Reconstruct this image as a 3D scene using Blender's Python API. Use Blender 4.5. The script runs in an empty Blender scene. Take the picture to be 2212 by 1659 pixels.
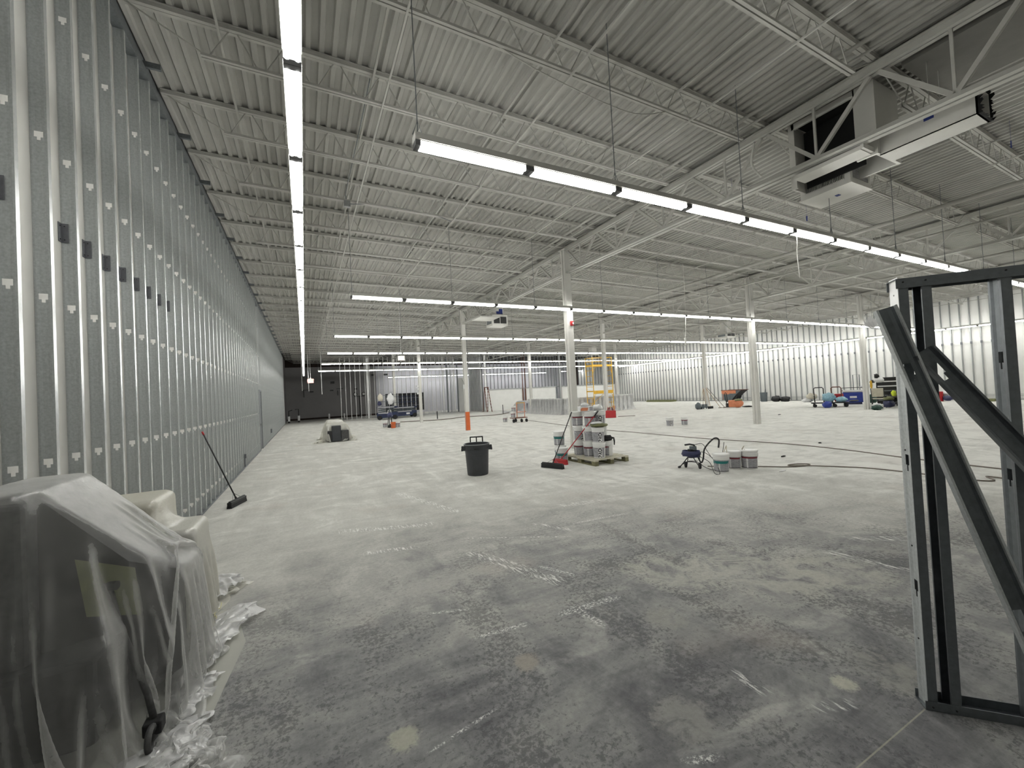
import bpy, bmesh, math, random
import numpy as np
from mathutils import Vector, Matrix, noise
random.seed(7)
C = bpy.context.scene.collection
sc = bpy.context.scene
PI = math.pi
R = math.radians

# ------------------------------------------------------------------ materials
def newmat(name):
    m = bpy.data.materials.new(name); m.use_nodes = True
    nt = m.node_tree
    return m, nt, nt.nodes['Principled BSDF']

def N(nt, t, **kw):
    n = nt.nodes.new(t)
    for k, v in kw.items():
        if k.startswith('i_'):
            key = k[2:]
            key = int(key) if key.isdigit() else key
            n.inputs[key].default_value = v
        else:
            setattr(n, k, v)
    return n

def ramp(nt, fac, stops):
    r = N(nt, 'ShaderNodeValToRGB')
    e = r.color_ramp.elements
    while len(e) < len(stops): e.new(0.5)
    for q, (p, c) in zip(e, stops):
        q.position = p
        q.color = (c[0], c[1], c[2], 1) if hasattr(c, '__len__') else (c, c, c, 1)
    nt.links.new(fac, r.inputs[0])
    return r.outputs[0]

def mat(name, col, rough=.5, metal=0, var=.08, scale=6, bump=0, bscale=40, spec=.5, stretch=None, coat=0):
    """plain surface with a little procedural unevenness in its own colour"""
    m, nt, b = newmat(name)
    co = N(nt, 'ShaderNodeTexCoord').outputs['Object']
    if stretch:
        mp = N(nt, 'ShaderNodeMapping'); mp.inputs['Scale'].default_value = stretch
        nt.links.new(co, mp.inputs[0]); co = mp.outputs[0]
    n = N(nt, 'ShaderNodeTexNoise', i_Scale=scale, i_Detail=6.0, i_Roughness=.6)
    nt.links.new(co, n.inputs['Vector'])
    lo = [c * (1 - var) for c in col]; hi = [min(1, c * (1 + var)) for c in col]
    nt.links.new(ramp(nt, n.outputs[0], [(.3, lo), (.7, hi)]), b.inputs['Base Color'])
    b.inputs['Roughness'].default_value = rough
    b.inputs['Metallic'].default_value = metal
    b.inputs['Specular IOR Level'].default_value = spec
    if bump:
        n2 = N(nt, 'ShaderNodeTexNoise', i_Scale=bscale, i_Detail=4.0)
        nt.links.new(co, n2.inputs['Vector'])
        bp = N(nt, 'ShaderNodeBump', i_Strength=bump, i_Distance=.01)
        nt.links.new(n2.outputs[0], bp.inputs['Height'])
        nt.links.new(bp.outputs[0], b.inputs['Normal'])
    return m

M = {}
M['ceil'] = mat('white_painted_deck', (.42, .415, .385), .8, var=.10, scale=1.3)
M['steel_white'] = mat('white_painted_steel', (.47, .465, .43), .6, var=.08, scale=3)
M['girder_white'] = mat('white_painted_girder', (.47, .465, .43), .6, var=.08, scale=3)
M['col_white'] = mat('white_painted_column', (.66, .65, .61), .5, var=.05, scale=3)
M['curb'] = mat('grey_curb_panel', (.17, .165, .15), .8)
M['holder'] = mat('grey_lamp_holder', (.10, .10, .10), .7)
M['dark_deck'] = mat('shade_coloured_deck', (.03, .028, .026), .8)  # near-black colour stands in for the unlit roof void of the far bay
M['galv'] = mat('galvanised_steel', (.46, .485, .485), .40, metal=.3, var=.16, scale=60)
M['galv_edge'] = mat('galvanised_flange', (.66, .68, .68), .27, metal=.6, var=.08, scale=40)
M['galv_dull'] = mat('dull_galvanised', (.20, .215, .225), .5, metal=.6, var=.15, scale=40)
M['galv_far'] = mat('far_galvanised', (.36, .37, .37), .42, metal=.6, var=.1, scale=30)
M['galv_light'] = mat('light_galvanised', (.72, .72, .71), .4, metal=.35, var=.06)
M['frame_dark'] = mat('dark_galvanised_frame', (.155, .17, .18), .42, metal=.55, var=.14, scale=30)
M['clip'] = mat('steel_clip', (.16, .165, .18), .5, metal=.5, var=.1, scale=40)
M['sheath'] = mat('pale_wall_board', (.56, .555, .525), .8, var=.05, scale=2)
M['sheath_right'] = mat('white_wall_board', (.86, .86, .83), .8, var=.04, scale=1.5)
M['grey_wall'] = mat('grey_block_wall_with_shade', (.27, .262, .262), .9, var=.06, scale=1)  # grey wall, darkened further in colour where little light reaches
M['lilac_wall'] = mat('pale_block_wall', (.62, .62, .66), .85, var=.05, scale=1)
M['brown_dark'] = mat('brown_masonry_with_shade', (.028, .018, .014), .9, var=.3)  # on the far wall top this brown paints in the missing light
M['black'] = mat('black_plastic', (.012, .012, .013), .45, var=.2)
M['black_matte'] = mat('black_rubber', (.016, .016, .017), .8, var=.2)
M['rust'] = mat('brown_steel', (.13, .05, .03), .7, var=.3, scale=10)
M['orange'] = mat('orange_paint', (.62, .13, .03), .5, var=.1)
M['safety_orange'] = mat('faded_orange_plastic', (.62, .22, .11), .5, var=.12)
M['red'] = mat('red_plastic', (.42, .02, .025), .4, var=.1)
M['maroon'] = mat('maroon_band', (.16, .012, .02), .5, var=.1)
M['teal'] = mat('teal_band', (.005, .17, .16), .5, var=.1)
M['pail'] = mat('white_pail_plastic', (.83, .83, .81), .35, var=.04)
M['label_grey'] = mat('grey_label', (.34, .34, .36), .5, var=.35, scale=30, stretch=(1, 1, 3))
M['label_white'] = mat('white_label', (.75, .75, .75), .5)
M['ink'] = mat('black_ink', (.01, .01, .012), .5)
M['wood'] = mat('pale_pallet_wood', (.58, .55, .44), .8, var=.18, scale=3, stretch=(1, 9, 9))
M['wood_green'] = mat('weathered_pallet_block', (.19, .18, .10), .85, var=.35, scale=9)
M['can'] = mat('dark_grey_can_plastic', (.040, .043, .048), .5, var=.15, scale=8)
M['can_rim'] = mat('grey_can_rim', (.20, .21, .22), .45)
M['navy'] = mat('navy_plastic', (.035, .04, .10), .5, var=.3)
M['blue'] = mat('blue_plastic', (.02, .045, .28), .4, var=.15)
M['lift_blue'] = mat('dark_blue_paint', (.01, .02, .07), .45, var=.2)
M['ltblue'] = mat('light_blue_wrap', (.28, .48, .58), .4, var=.25, scale=12)
M['yellow'] = mat('yellow_scaffold_paint', (.72, .42, .03), .45, var=.12)
M['hivis'] = mat('hi_vis_yellow_cloth', (.62, .72, .05), .8, var=.1)
M['green'] = mat('dark_green_plastic', (.02, .06, .045), .5, var=.2)
M['grey_can'] = mat('slate_bin_plastic', (.10, .12, .13), .6, var=.2)
M['cream'] = mat('cream_cloth', (.62, .58, .48), .8, var=.15)
M['tan'] = mat('tan_timber', (.38, .27, .17), .8, var=.2)
M['hose'] = mat('brown_grey_hose', (.17, .14, .115), .6, var=.15)
M['cord_yellow'] = mat('pale_yellow_cord', (.66, .62, .36), .6, var=.1)
M['olive'] = mat('dusty_olive_panel', (.17, .18, .08), .6, var=.25, scale=8)
M['dusty_grey'] = mat('dusty_dark_steel', (.055, .055, .055), .6, var=.4, scale=30)
M['paper'] = mat('masking_paper', (.42, .42, .38), .85, var=.04)
M['chrome'] = mat('bright_steel', (.6, .6, .6), .25, metal=.9)
M['fan_black'] = mat('black_duct_lining', (.006, .006, .006), .9)
M['grille'] = mat('dark_grille', (.035, .035, .034), .6)
M['bluetape'] = mat('blue_tape', (.02, .04, .22), .6)
M['lens'] = mat('pale_lens', (.6, .6, .58), .3)

def emis(name, col, s):
    m, nt, b = newmat(name)
    b.inputs['Base Color'].default_value = (.8, .8, .8, 1)
    b.inputs['Emission Color'].default_value = (*col, 1)
    b.inputs['Emission Strength'].default_value = s
    return m
M['tube'] = emis('fluorescent_tube', (1.0, 1.0, .965), 24)
M['exit_face'] = emis('exit_sign_face', (1.0, .30, .20), .8)
M['exit_ink'] = emis('exit_sign_letters', (1.0, .10, .05), .9)
M['amber_face'] = emis('amber_sign_face', (1.0, .72, .45), .55)

# thin plastic film: clear and hazy in patches, milkier where seen edge-on (its longer path through the film)
def film(name, haze=.45, col=(.74, .74, .72), fac=.55):
    m, nt, b = newmat(name)
    nt.nodes.remove(b)
    out = nt.nodes['Material Output']
    tr = N(nt, 'ShaderNodeBsdfTransparent')
    df = N(nt, 'ShaderNodeBsdfDiffuse'); df.inputs[0].default_value = (*col, 1)
    tl = N(nt, 'ShaderNodeBsdfTranslucent'); tl.inputs[0].default_value = (*col, 1)
    gl = N(nt, 'ShaderNodeBsdfGlossy'); gl.inputs['Roughness'].default_value = .22
    gl.inputs[0].default_value = (.9, .9, .9, 1)
    co = N(nt, 'ShaderNodeTexCoord').outputs['Object']
    nz = N(nt, 'ShaderNodeTexNoise', i_Scale=5.0, i_Detail=8.0, i_Roughness=.7)
    nt.links.new(co, nz.inputs['Vector'])
    wr = N(nt, 'ShaderNodeTexNoise', i_Scale=28.0, i_Detail=5.0, i_Distortion=1.2)
    nt.links.new(co, wr.inputs['Vector'])
    bp = N(nt, 'ShaderNodeBump', i_Strength=.35, i_Distance=.010)
    nt.links.new(wr.outputs[0], bp.inputs['Height'])
    for n in (df, tl, gl): nt.links.new(bp.outputs[0], n.inputs['Normal'])
    m1 = N(nt, 'ShaderNodeMixShader', i_0=.45); nt.links.new(df.outputs[0], m1.inputs[1]); nt.links.new(tl.outputs[0], m1.inputs[2])
    m2 = N(nt, 'ShaderNodeMixShader', i_0=.16); nt.links.new(m1.outputs[0], m2.inputs[1]); nt.links.new(gl.outputs[0], m2.inputs[2])
    lw = N(nt, 'ShaderNodeLayerWeight', i_Blend=.45)
    a = N(nt, 'ShaderNodeMath', operation='MULTIPLY_ADD'); a.inputs[1].default_value = fac; a.inputs[2].default_value = haze - .25
    nt.links.new(lw.outputs['Facing'], a.inputs[0])
    c = N(nt, 'ShaderNodeMath', operation='MULTIPLY_ADD'); c.inputs[1].default_value = .5
    nt.links.new(nz.outputs[0], c.inputs[0]); nt.links.new(a.outputs[0], c.inputs[2]); c.use_clamp = True
    mx = N(nt, 'ShaderNodeMixShader')
    nt.links.new(c.outputs[0], mx.inputs[0]); nt.links.new(tr.outputs[0], mx.inputs[1]); nt.links.new(m2.outputs[0], mx.inputs[2])
    nt.links.new(mx.outputs[0], out.inputs[0])
    return m
M['film'] = film('thin_plastic_film', .22, fac=.85)
M['film2'] = film('hazier_plastic_film', .62, (.78, .77, .70))
M['film4'] = film('wrapping_film', .36, (.80, .80, .80))
M['film3'] = film('milky_plastic_film', .70, (.80, .80, .80))

def floor_material():
    m, nt, b = newmat('dusty_ground_concrete')
    L = nt.links.new
    geo = N(nt, 'ShaderNodeTexCoord').outputs['Object']
    def noise_(scale, det=8, rough=.62, dist=0, sc3=None, rot=0):
        src = geo
        if sc3:
            mp = N(nt, 'ShaderNodeMapping'); mp.inputs['Scale'].default_value = sc3
            mp.inputs['Rotation'].default_value = (0, 0, rot); L(geo, mp.inputs[0]); src = mp.outputs[0]
        n = N(nt, 'ShaderNodeTexNoise', i_Scale=scale, i_Detail=float(det), i_Roughness=rough, i_Distortion=float(dist))
        L(src, n.inputs['Vector']); return n.outputs[0]
    def math_(op, a, bb, clamp=False):
        n = N(nt, 'ShaderNodeMath', operation=op); n.use_clamp = clamp
        for i, v in enumerate((a, bb)):
            if isinstance(v, (int, float)): n.inputs[i].default_value = v
            else: L(v, n.inputs[i])
        return n.outputs[0]
    def mr(v, a, bb, c=0., d=1.):
        n = N(nt, 'ShaderNodeMapRange', interpolation_type='SMOOTHSTEP')
        L(v, n.inputs[0])
        for i, q in enumerate((a, bb, c, d)): n.inputs[i + 1].default_value = q
        return n.outputs[0]
    def mixc(f, a, bb):
        n = N(nt, 'ShaderNodeMix', data_type='RGBA')
        if isinstance(f, float): n.inputs[0].default_value = f
        else: L(f, n.inputs[0])
        for i, v in ((6, a), (7, bb)):
            if isinstance(v, tuple): n.inputs[i].default_value = (*v, 1)
            else: L(v, n.inputs[i])
        return n.outputs[2]
    # warped distance from the unswept corner: dust lies thick away from it
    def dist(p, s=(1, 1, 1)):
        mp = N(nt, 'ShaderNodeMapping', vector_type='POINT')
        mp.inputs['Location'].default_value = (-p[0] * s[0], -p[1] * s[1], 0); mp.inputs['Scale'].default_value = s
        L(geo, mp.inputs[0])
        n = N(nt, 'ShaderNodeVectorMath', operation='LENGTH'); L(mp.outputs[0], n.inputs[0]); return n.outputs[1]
    big = noise_(.35, 6, .6)
    swirl = noise_(1.1, 9, .66, 1.8)
    streak = noise_(1.0, 9, .68, .5, (2.6, .55, 1), R(38))
    streak2 = noise_(1.0, 9, .7, .8, (.5, 3.2, 1), R(12))
    fine = noise_(26, 8, .75)
    crack = noise_(30, 10, .78, .25)
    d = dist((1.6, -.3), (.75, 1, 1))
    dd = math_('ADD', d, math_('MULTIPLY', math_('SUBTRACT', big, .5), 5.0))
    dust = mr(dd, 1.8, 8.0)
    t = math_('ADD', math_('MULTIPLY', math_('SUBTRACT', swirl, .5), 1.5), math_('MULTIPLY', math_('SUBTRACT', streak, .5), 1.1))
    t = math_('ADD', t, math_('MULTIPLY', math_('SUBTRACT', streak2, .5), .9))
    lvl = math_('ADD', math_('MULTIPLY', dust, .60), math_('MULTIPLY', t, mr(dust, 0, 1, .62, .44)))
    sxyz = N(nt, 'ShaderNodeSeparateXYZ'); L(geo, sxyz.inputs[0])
    lvl = math_('ADD', lvl, mr(sxyz.outputs[0], 0, 9, .15, .36), True)  # colour lightened towards the right, standing in for stronger light there
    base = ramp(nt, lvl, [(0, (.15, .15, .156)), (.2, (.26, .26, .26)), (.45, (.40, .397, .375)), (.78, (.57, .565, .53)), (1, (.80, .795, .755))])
    # dark crazed crumbs where the old surface still sits, only in the unground part
    cm = mr(math_('ADD', math_('ADD', math_('MULTIPLY', crack, .5), math_('MULTIPLY', streak, .28)), math_('MULTIPLY', noise_(1.7, 4, .6), .22)), .505, .555)
    near = mr(dd, 6.5, 3.2)
    cmask = math_('MULTIPLY', math_('MULTIPLY', cm, near), .60)
    col = mixc(cmask, base, (.088, .088, .094))
    # long pale trowel and brush arcs
    w = N(nt, 'ShaderNodeTexWave', wave_type='RINGS', i_Scale=.32, i_Distortion=9.0, i_Detail=5.0)
    w.inputs['Detail Scale'].default_value = 1.4
    L(geo, w.inputs['Vector'])
    arcs = math_('MULTIPLY', mr(w.outputs[0], .90, .99), mr(swirl, .45, .60))
    col = mixc(math_('MULTIPLY', arcs, .32), col, (.56, .555, .52))
    # flaked white paint crumbs in broken lines
    def line(p, q, wdt):
        dx, dy = q[0] - p[0], q[1] - p[1]; ln = math.hypot(dx, dy); a = math.atan2(dy, dx)
        mp = N(nt, 'ShaderNodeMapping', vector_type='TEXTURE')
        mp.inputs['Location'].default_value = ((p[0] + q[0]) / 2, (p[1] + q[1]) / 2, 0)
        mp.inputs['Rotation'].default_value = (0, 0, a)
        L(geo, mp.inputs[0])
        sx = N(nt, 'ShaderNodeSeparateXYZ'); L(mp.outputs[0], sx.inputs[0])
        ax = math_('ABSOLUTE', sx.outputs[0], 0.); ay = math_('ABSOLUTE', sx.outputs[1], 0.)
        return math_('MULTIPLY', mr(ax, ln / 2, ln / 2 - .12), mr(ay, wdt, wdt * .35))
    chips = mr(noise_(48, 6, .8), .50, .57)
    scr = mr(noise_(1.0, 6, .7, 0, (46, 7, 1), R(20)), .50, .60)
    msk = None
    for p, q, wd, mode in [((1.01, 2.9), (1.53, 2.83), .035, 0), ((1.70, 2.82), (2.38, 2.78), .055, 0), ((1.90, 2.92), (1.96, 2.45), .05, 0),
                       ((.80, 3.43), (1.22, 3.27), .022, 0), ((2.05, 3.74), (2.28, 3.28), .04, 0), ((3.1, 4.57), (4.06, 4.48), .04, 0),
                       ((2.69, 4.92), (3.0, 4.32), .05, 1), ((1.5, 8.0), (2.05, 6.0), .10, 1), ((1.7, 4.92), (2.9, 4.15), .02, 1),
                       ((2.28, 1.76), (2.29, 1.45), .06, 1), ((2.36, 1.32), (2.66, 1.2), .05, 1), ((4.68, 2.45), (4.82, 1.65), .07, 1),
                       ((5.2, 2.45), (5.8, 2.0), .09, 1), ((.5, 5.15), (1.2, 4.95), .07, 1), ((.45, 2.1), (.95, 2.2), .014, 0),
                       ((2.1, 3.2), (1.6, 4.5), .12, 1), ((3.4, 5.4), (4.6, 5.1), .12, 1), ((.3, 6.2), (1.6, 5.7), .12, 1), ((1.5, 1.45), (1.75, 1.35), .03, 0)]:
        v = math_('MULTIPLY', line(p, q, wd), chips if mode == 0 else scr)
        msk = v if msk is None else math_('MAXIMUM', msk, v)
    specks = math_('MULTIPLY', mr(noise_(17, 4, .85), .71, .74), mr(big, .40, .52))
    msk = math_('MAXIMUM', msk, math_('MULTIPLY', specks, .8))
    col = mixc(math_('MULTIPLY', msk, .9), col, (.84, .84, .81))
    # round grind and filler patches
    blot = mr(noise_(3.2, 9, .72, .8), .40, .56)
    for px, py, r, c, s in [(2.74, 1.32, .075, (.52, .51, .43), (1, 1)), (.40, 2.25, .10, (.44, .435, .36), (1, 1)), (2.81, 3.12, .17, (.47, .465, .41), (1, 1)),
                            (3.15, 2.85, .50, (.46, .455, .41), (1, 1)), (3.75, 2.45, .68, (.47, .465, .42), (1, 1)), (4.3, 2.1, .5, (.46, .455, .41), (1, 1)),
                            (6.2, 6.55, .50, (.74, .735, .70), (.5, 1.9)), (5.2, 4.4, .6, (.56, .555, .52), (.8, 1.3)), (1.25, 2.45, .10, (.36, .33, .29), (1, 1)),
                            (2.4, 2.35, .2, (.34, .335, .31), (1, 1)), (1.75, 1.6, .2, (.32, .315, .30), (1, 1)), (3.1, 1.25, .25, (.33, .325, .30), (1, 1)),
                            (7.0, 5.0, .55, (.60, .595, .56), (.6, 1.4)), (4.3, 6.0, .4, (.60, .59, .56), (.6, 1.5)), (1.2, 3.9, .4, (.42, .415, .39), (.7, 1.3))]:
        dpt = dist((px, py), (s[0], s[1], 1))
        dpt = math_('ADD', dpt, math_('MULTIPLY', math_('SUBTRACT', crack, .5), r * 1.6))
        dpt = math_('ADD', dpt, math_('MULTIPLY', math_('SUBTRACT', swirl, .5), r * 1.1))
        k = math_('MULTIPLY', mr(dpt, r, r * .55), .78)
        if r > .15: k = math_('MULTIPLY', k, blot)
        col = mixc(k, col, c)
    # chalk line running off from the foot of the stud frame
    col = mixc(math_('MULTIPLY', line((2.94, 1.01), (1.6, 1.03), .005), .75), col, (.40, .39, .31))
    # faint reddish cast here and there, and grain
    red = math_('MULTIPLY', mr(noise_(.8, 3, .5), .58, .70), .25)
    col = mixc(red, col, (.46, .41, .37))
    g = N(nt, 'ShaderNodeMix', data_type='RGBA', blend_type='OVERLAY'); g.inputs[0].default_value = .55
    L(col, g.inputs[6]); L(ramp(nt, fine, [(.25, .33), (.75, .68)]), g.inputs[7])
    L(g.outputs[2], b.inputs['Base Color'])
    L(mr(dust, 0, 1, .9, 1.0), b.inputs['Roughness'])
    b.inputs['Specular IOR Level'].default_value = .06
    bp = N(nt, 'ShaderNodeBump', i_Strength=.25, i_Distance=.01)
    L(math_('ADD', crack, fine), bp.inputs['Height']); L(bp.outputs[0], b.inputs['Normal'])
    return m
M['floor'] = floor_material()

# ------------------------------------------------------------------ mesh builder
class MB:
    def __init__(s): s.v = []; s.f = []; s.m = []; s.mi = 0
    def quad(s, a, b, c, d):
        n = len(s.v); s.v += [a, b, c, d]; s.f.append((n, n + 1, n + 2, n + 3)); s.m.append(s.mi); return s
    def poly(s, pts):
        n = len(s.v); s.v += list(pts); s.f.append(tuple(range(n, n + len(pts)))); s.m.append(s.mi); return s
    def box(s, x0, x1, y0, y1, z0, z1):
        n = len(s.v)
        s.v += [(x0, y0, z0), (x1, y0, z0), (x1, y1, z0), (x0, y1, z0), (x0, y0, z1), (x1, y0, z1), (x1, y1, z1), (x0, y1, z1)]
        for f in ((0, 3, 2, 1), (4, 5, 6, 7), (0, 1, 5, 4), (1, 2, 6, 5), (2, 3, 7, 6), (3, 0, 4, 7)):
            s.f.append(tuple(n + i for i in f)); s.m.append(s.mi)
        return s
    def bar(s, p, q, w, t=None, up=(0, 0, 1)):
        """rectangular bar from p to q, w across, t along up"""
        t = w if t is None else t
        p = Vector(p); q = Vector(q); d = (q - p).normalized(); u = Vector(up)
        if abs(d.dot(u)) > .98: u = Vector((0, 1, 0)) if abs(d.y) < .9 else Vector((1, 0, 0))
        a = d.cross(u).normalized(); u = a.cross(d).normalized()
        n = len(s.v)
        for e in (p, q):
            for i, j in ((-1, -1), (1, -1), (1, 1), (-1, 1)):
                s.v.append(tuple(e + a * (i * w / 2) + u * (j * t / 2)))
        for f in ((0, 3, 2, 1), (4, 5, 6, 7), (0, 1, 5, 4), (1, 2, 6, 5), (2, 3, 7, 6), (3, 0, 4, 7)):
            s.f.append(tuple(n + i for i in f)); s.m.append(s.mi)
        return s
    def tube(s, pts, r, n=8, cap=True, close=False):
        pts = [Vector(p) for p in pts]; k = len(pts)
        prev = None; rings = []
        for i, p in enumerate(pts):
            if close: d = pts[(i + 1) % k] - pts[i - 1]
            else: d = (pts[min(i + 1, k - 1)] - pts[max(i - 1, 0)])
            d.normalize()
            if prev is None:
                u = Vector((0, 0, 1)) if abs(d.z) < .9 else Vector((1, 0, 0))
            else: u = prev
            a = d.cross(u)
            if a.length < 1e-5: a = d.cross(Vector((1, 0, 0)))
            a.normalize(); u = a.cross(d).normalized(); prev = u
            rr = r[i] if hasattr(r, '__len__') else r
            b0 = len(s.v); rings.append(b0)
            for j in range(n):
                t = 2 * PI * j / n
                s.v.append(tuple(p + a * (math.cos(t) * rr) + u * (math.sin(t) * rr)))
        for i in range(k if close else k - 1):
            A = rings[i]; B = rings[(i + 1) % k]
            for j in range(n):
                s.f.append((A + j, A + (j + 1) % n, B + (j + 1) % n, B + j)); s.m.append(s.mi)
        if cap and not close:
            s.f.append(tuple(rings[0] + j for j in reversed(range(n)))); s.m.append(s.mi)
            s.f.append(tuple(rings[-1] + j for j in range(n))); s.m.append(s.mi)
        return s
    def lathe(s, prof, n=24, c=(0, 0, 0), a0=0, a1=2 * PI, sx=1, sy=1):
        full = abs(a1 - a0 - 2 * PI) < 1e-6
        cols = n if full else n + 1
        b0 = len(s.v)
        for r, z in prof:
            for j in range(cols):
                t = a0 + (a1 - a0) * j / n
                s.v.append((c[0] + math.cos(t) * r * sx, c[1] + math.sin(t) * r * sy, c[2] + z))
        for i in range(len(prof) - 1):
            for j in range(n):
                j2 = (j + 1) % cols
                s.f.append((b0 + i * cols + j, b0 + i * cols + j2, b0 + (i + 1) * cols + j2, b0 + (i + 1) * cols + j)); s.m.append(s.mi)
        return s
    def wheel(s, c, axis, r, w, n=16):
        a = Vector(axis).normalized(); c = Vector(c)
        return s.tube([c - a * (w / 2), c - a * (w / 2 * .6), c + a * (w / 2 * .6), c + a * (w / 2)], [r * .82, r, r, r * .82], n)
    def blob(s, c, rx, ry, rz, seed=0, amp=.25, n=14, freq=2.0, floor=.002):
        b0 = len(s.v); k = n // 2 + 1
        for i in range(k + 1):
            th = PI * i / k
            for j in range(n):
                ph = 2 * PI * j / n
                d = Vector((math.sin(th) * math.cos(ph), math.sin(th) * math.sin(ph), math.cos(th)))
                q = 1 + amp * noise.noise(d * freq + Vector((seed * 3.1, seed, 0)))
                s.v.append((c[0] + d.x * rx * q, c[1] + d.y * ry * q, max(c[2] + d.z * rz * q, floor)))
        for i in range(k):
            for j in range(n):
                s.f.append((b0 + i * n + j, b0 + (i + 1) * n + j, b0 + (i + 1) * n + (j + 1) % n, b0 + i * n + (j + 1) % n)); s.m.append(s.mi)
        return s
    def xf(s, mtx):
        s.v = [tuple(mtx @ Vector(p)) for p in s.v]; return s
    def build(s, name, m, parent=None, smooth=False, bev=0):
        me = bpy.data.meshes.new(name)
        me.from_pydata([tuple(p) for p in s.v], [], s.f)
        ms = m if isinstance(m, (list, tuple)) else [m]
        for q in ms: me.materials.append(M[q] if isinstance(q, str) else q)
        if len(ms) > 1: me.polygons.foreach_set('material_index', s.m)
        if smooth:
            me.polygons.foreach_set('use_smooth', [True] * len(me.polygons))
        me.validate(); me.update()
        o = bpy.data.objects.new(name, me); C.objects.link(o)
        if smooth == 'auto':
            try: me.set_sharp_from_angle(angle=R(38))
            except Exception: pass
        if parent is not None: o.parent = parent
        if bev:
            b = o.modifiers.new('bevel', 'BEVEL'); b.width = bev; b.segments = 2; b.limit_method = 'ANGLE'
        return o

def tag(o, label, cat, group=None, kind=None):
    o['label'] = label; o['category'] = cat
    if group: o['group'] = group
    if kind: o['kind'] = kind
    return o
def thing(name, label, cat, loc=(0, 0, 0), rz=0, group=None):
    o = bpy.data.objects.new(name, None); C.objects.link(o)
    o.location = loc; o.rotation_euler = (0, 0, rz); o.empty_display_size = .1
    return tag(o, label, cat, group)
def struct(name, mb, m, label=None, smooth=False):
    o = mb.build(name, m, None, smooth); o['kind'] = 'structure'
    if label: o['label'] = label
    return o
def dup(root, loc, rz=None, label=None, group=None):
    r = root.copy(); C.objects.link(r); r.location = loc
    if rz is not None: r.rotation_euler = (0, 0, rz)
    if label: r['label'] = label
    if group: r['group'] = group
    for ch in list(root.children):
        c = ch.copy(); C.objects.link(c); c.parent = r
        for g in list(ch.children):
            d = g.copy(); C.objects.link(d); d.parent = c
    return r

def text_mesh(name, body, size, m, parent, depth=.001, bold=0, wrap=None, mtx=None):
    cu = bpy.data.curves.new(name, 'FONT'); cu.body = body; cu.size = size; cu.align_x = 'CENTER'; cu.align_y = 'CENTER'
    cu.extrude = depth; cu.offset = bold; cu.resolution_u = 3
    to = bpy.data.objects.new(name, cu); C.objects.link(to)
    dg = bpy.context.evaluated_depsgraph_get()
    me = bpy.data.meshes.new_from_object(to.evaluated_get(dg))
    C.objects.unlink(to); bpy.data.objects.remove(to)
    for v in me.vertices:
        p = v.co.copy()
        if wrap: p = wrap(p)
        if mtx is not None: p = mtx @ p
        v.co = p
    me.materials.clear(); me.materials.append(M[m])
    o = bpy.data.objects.new(name, me); C.objects.link(o); o.parent = parent
    return o

# ------------------------------------------------------------------ camera
f_px = 881.49; yaw = .4713; pitch = .01956; roll = -.05253
cy, sy = math.cos(yaw), math.sin(yaw); cp, sp = math.cos(pitch), math.sin(pitch); cr, sr = math.cos(roll), math.sin(roll)
fw = Vector((sy * cp, cy * cp, sp)); r0 = Vector((cy, -sy, 0)); u0 = r0.cross(fw)
rt = r0 * cr + u0 * sr; up = -r0 * sr + u0 * cr
cam = bpy.data.cameras.new('camera'); co = bpy.data.objects.new('camera', cam); C.objects.link(co)
cam.sensor_fit = 'HORIZONTAL'; cam.sensor_width = 36; cam.lens = 36 * f_px / 2212
cam.clip_start = .05; cam.clip_end = 200
mw = Matrix((rt, up, -fw)).transposed().to_4x4(); mw.translation = Vector((0, 0, 1.8))
co.matrix_world = mw
sc.camera = co

# ------------------------------------------------------------------ grid of the building
XL = -1.605            # face of the left stud wall
XR = 33.33             # face of the right stud wall
GX = [7.262, 16.198, 25.135]
GY = [10.236 + 9.144 * i for i in range(4)]
YB = -2.4              # wall behind the camera
def ztop(x): return 6.28 - .0146 * (x + 1.6)      # top of joists = underside of deck
YD = 41.3              # end of the white deck; past it the unlit look is coloured in

# floor
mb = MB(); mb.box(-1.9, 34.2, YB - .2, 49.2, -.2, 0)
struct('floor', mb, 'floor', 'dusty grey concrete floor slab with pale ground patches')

# corrugated roof deck, ribs running away from the camera
def deck(y0, y1, x0, x1, m, name):
    mb = MB(); p = .1524; x = x0
    pts = []
    while x < x1:
        z = ztop(x)
        pts += [(x, z), (x + .050, z), (x + .066, z + .038), (x + .136, z + .038)]
        x += p
    v = []
    for (a, z) in pts: mb.v += [(a, y0, z), (a, y1, z)]
    for i in range(len(pts) - 1):
        mb.f.append((2 * i, 2 * i + 1, 2 * i + 3, 2 * i + 2)); mb.m.append(0)
    # solid top so that the roof has thickness
    n = len(mb.v)
    za = ztop(x0) + .12; zb = ztop(x1) + .12
    mb.v += [(x0, y0, za), (x1 + .15, y0, zb), (x1 + .15, y1, zb), (x0, y1, za)]
    mb.f.append((n, n + 1, n + 2, n + 3)); mb.m.append(0)
    return mb
struct('ceiling', deck(YB - .1, YD, -1.8, 33.9, 'ceil', 'c'), 'ceil', 'white painted corrugated metal roof deck')
struct('ceiling', deck(YD, 49.2, -1.8, 33.9, 'dark_deck', 'c'), 'dark_deck', 'roof deck over the far bay, its unlit darkness put into the colour')

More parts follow.
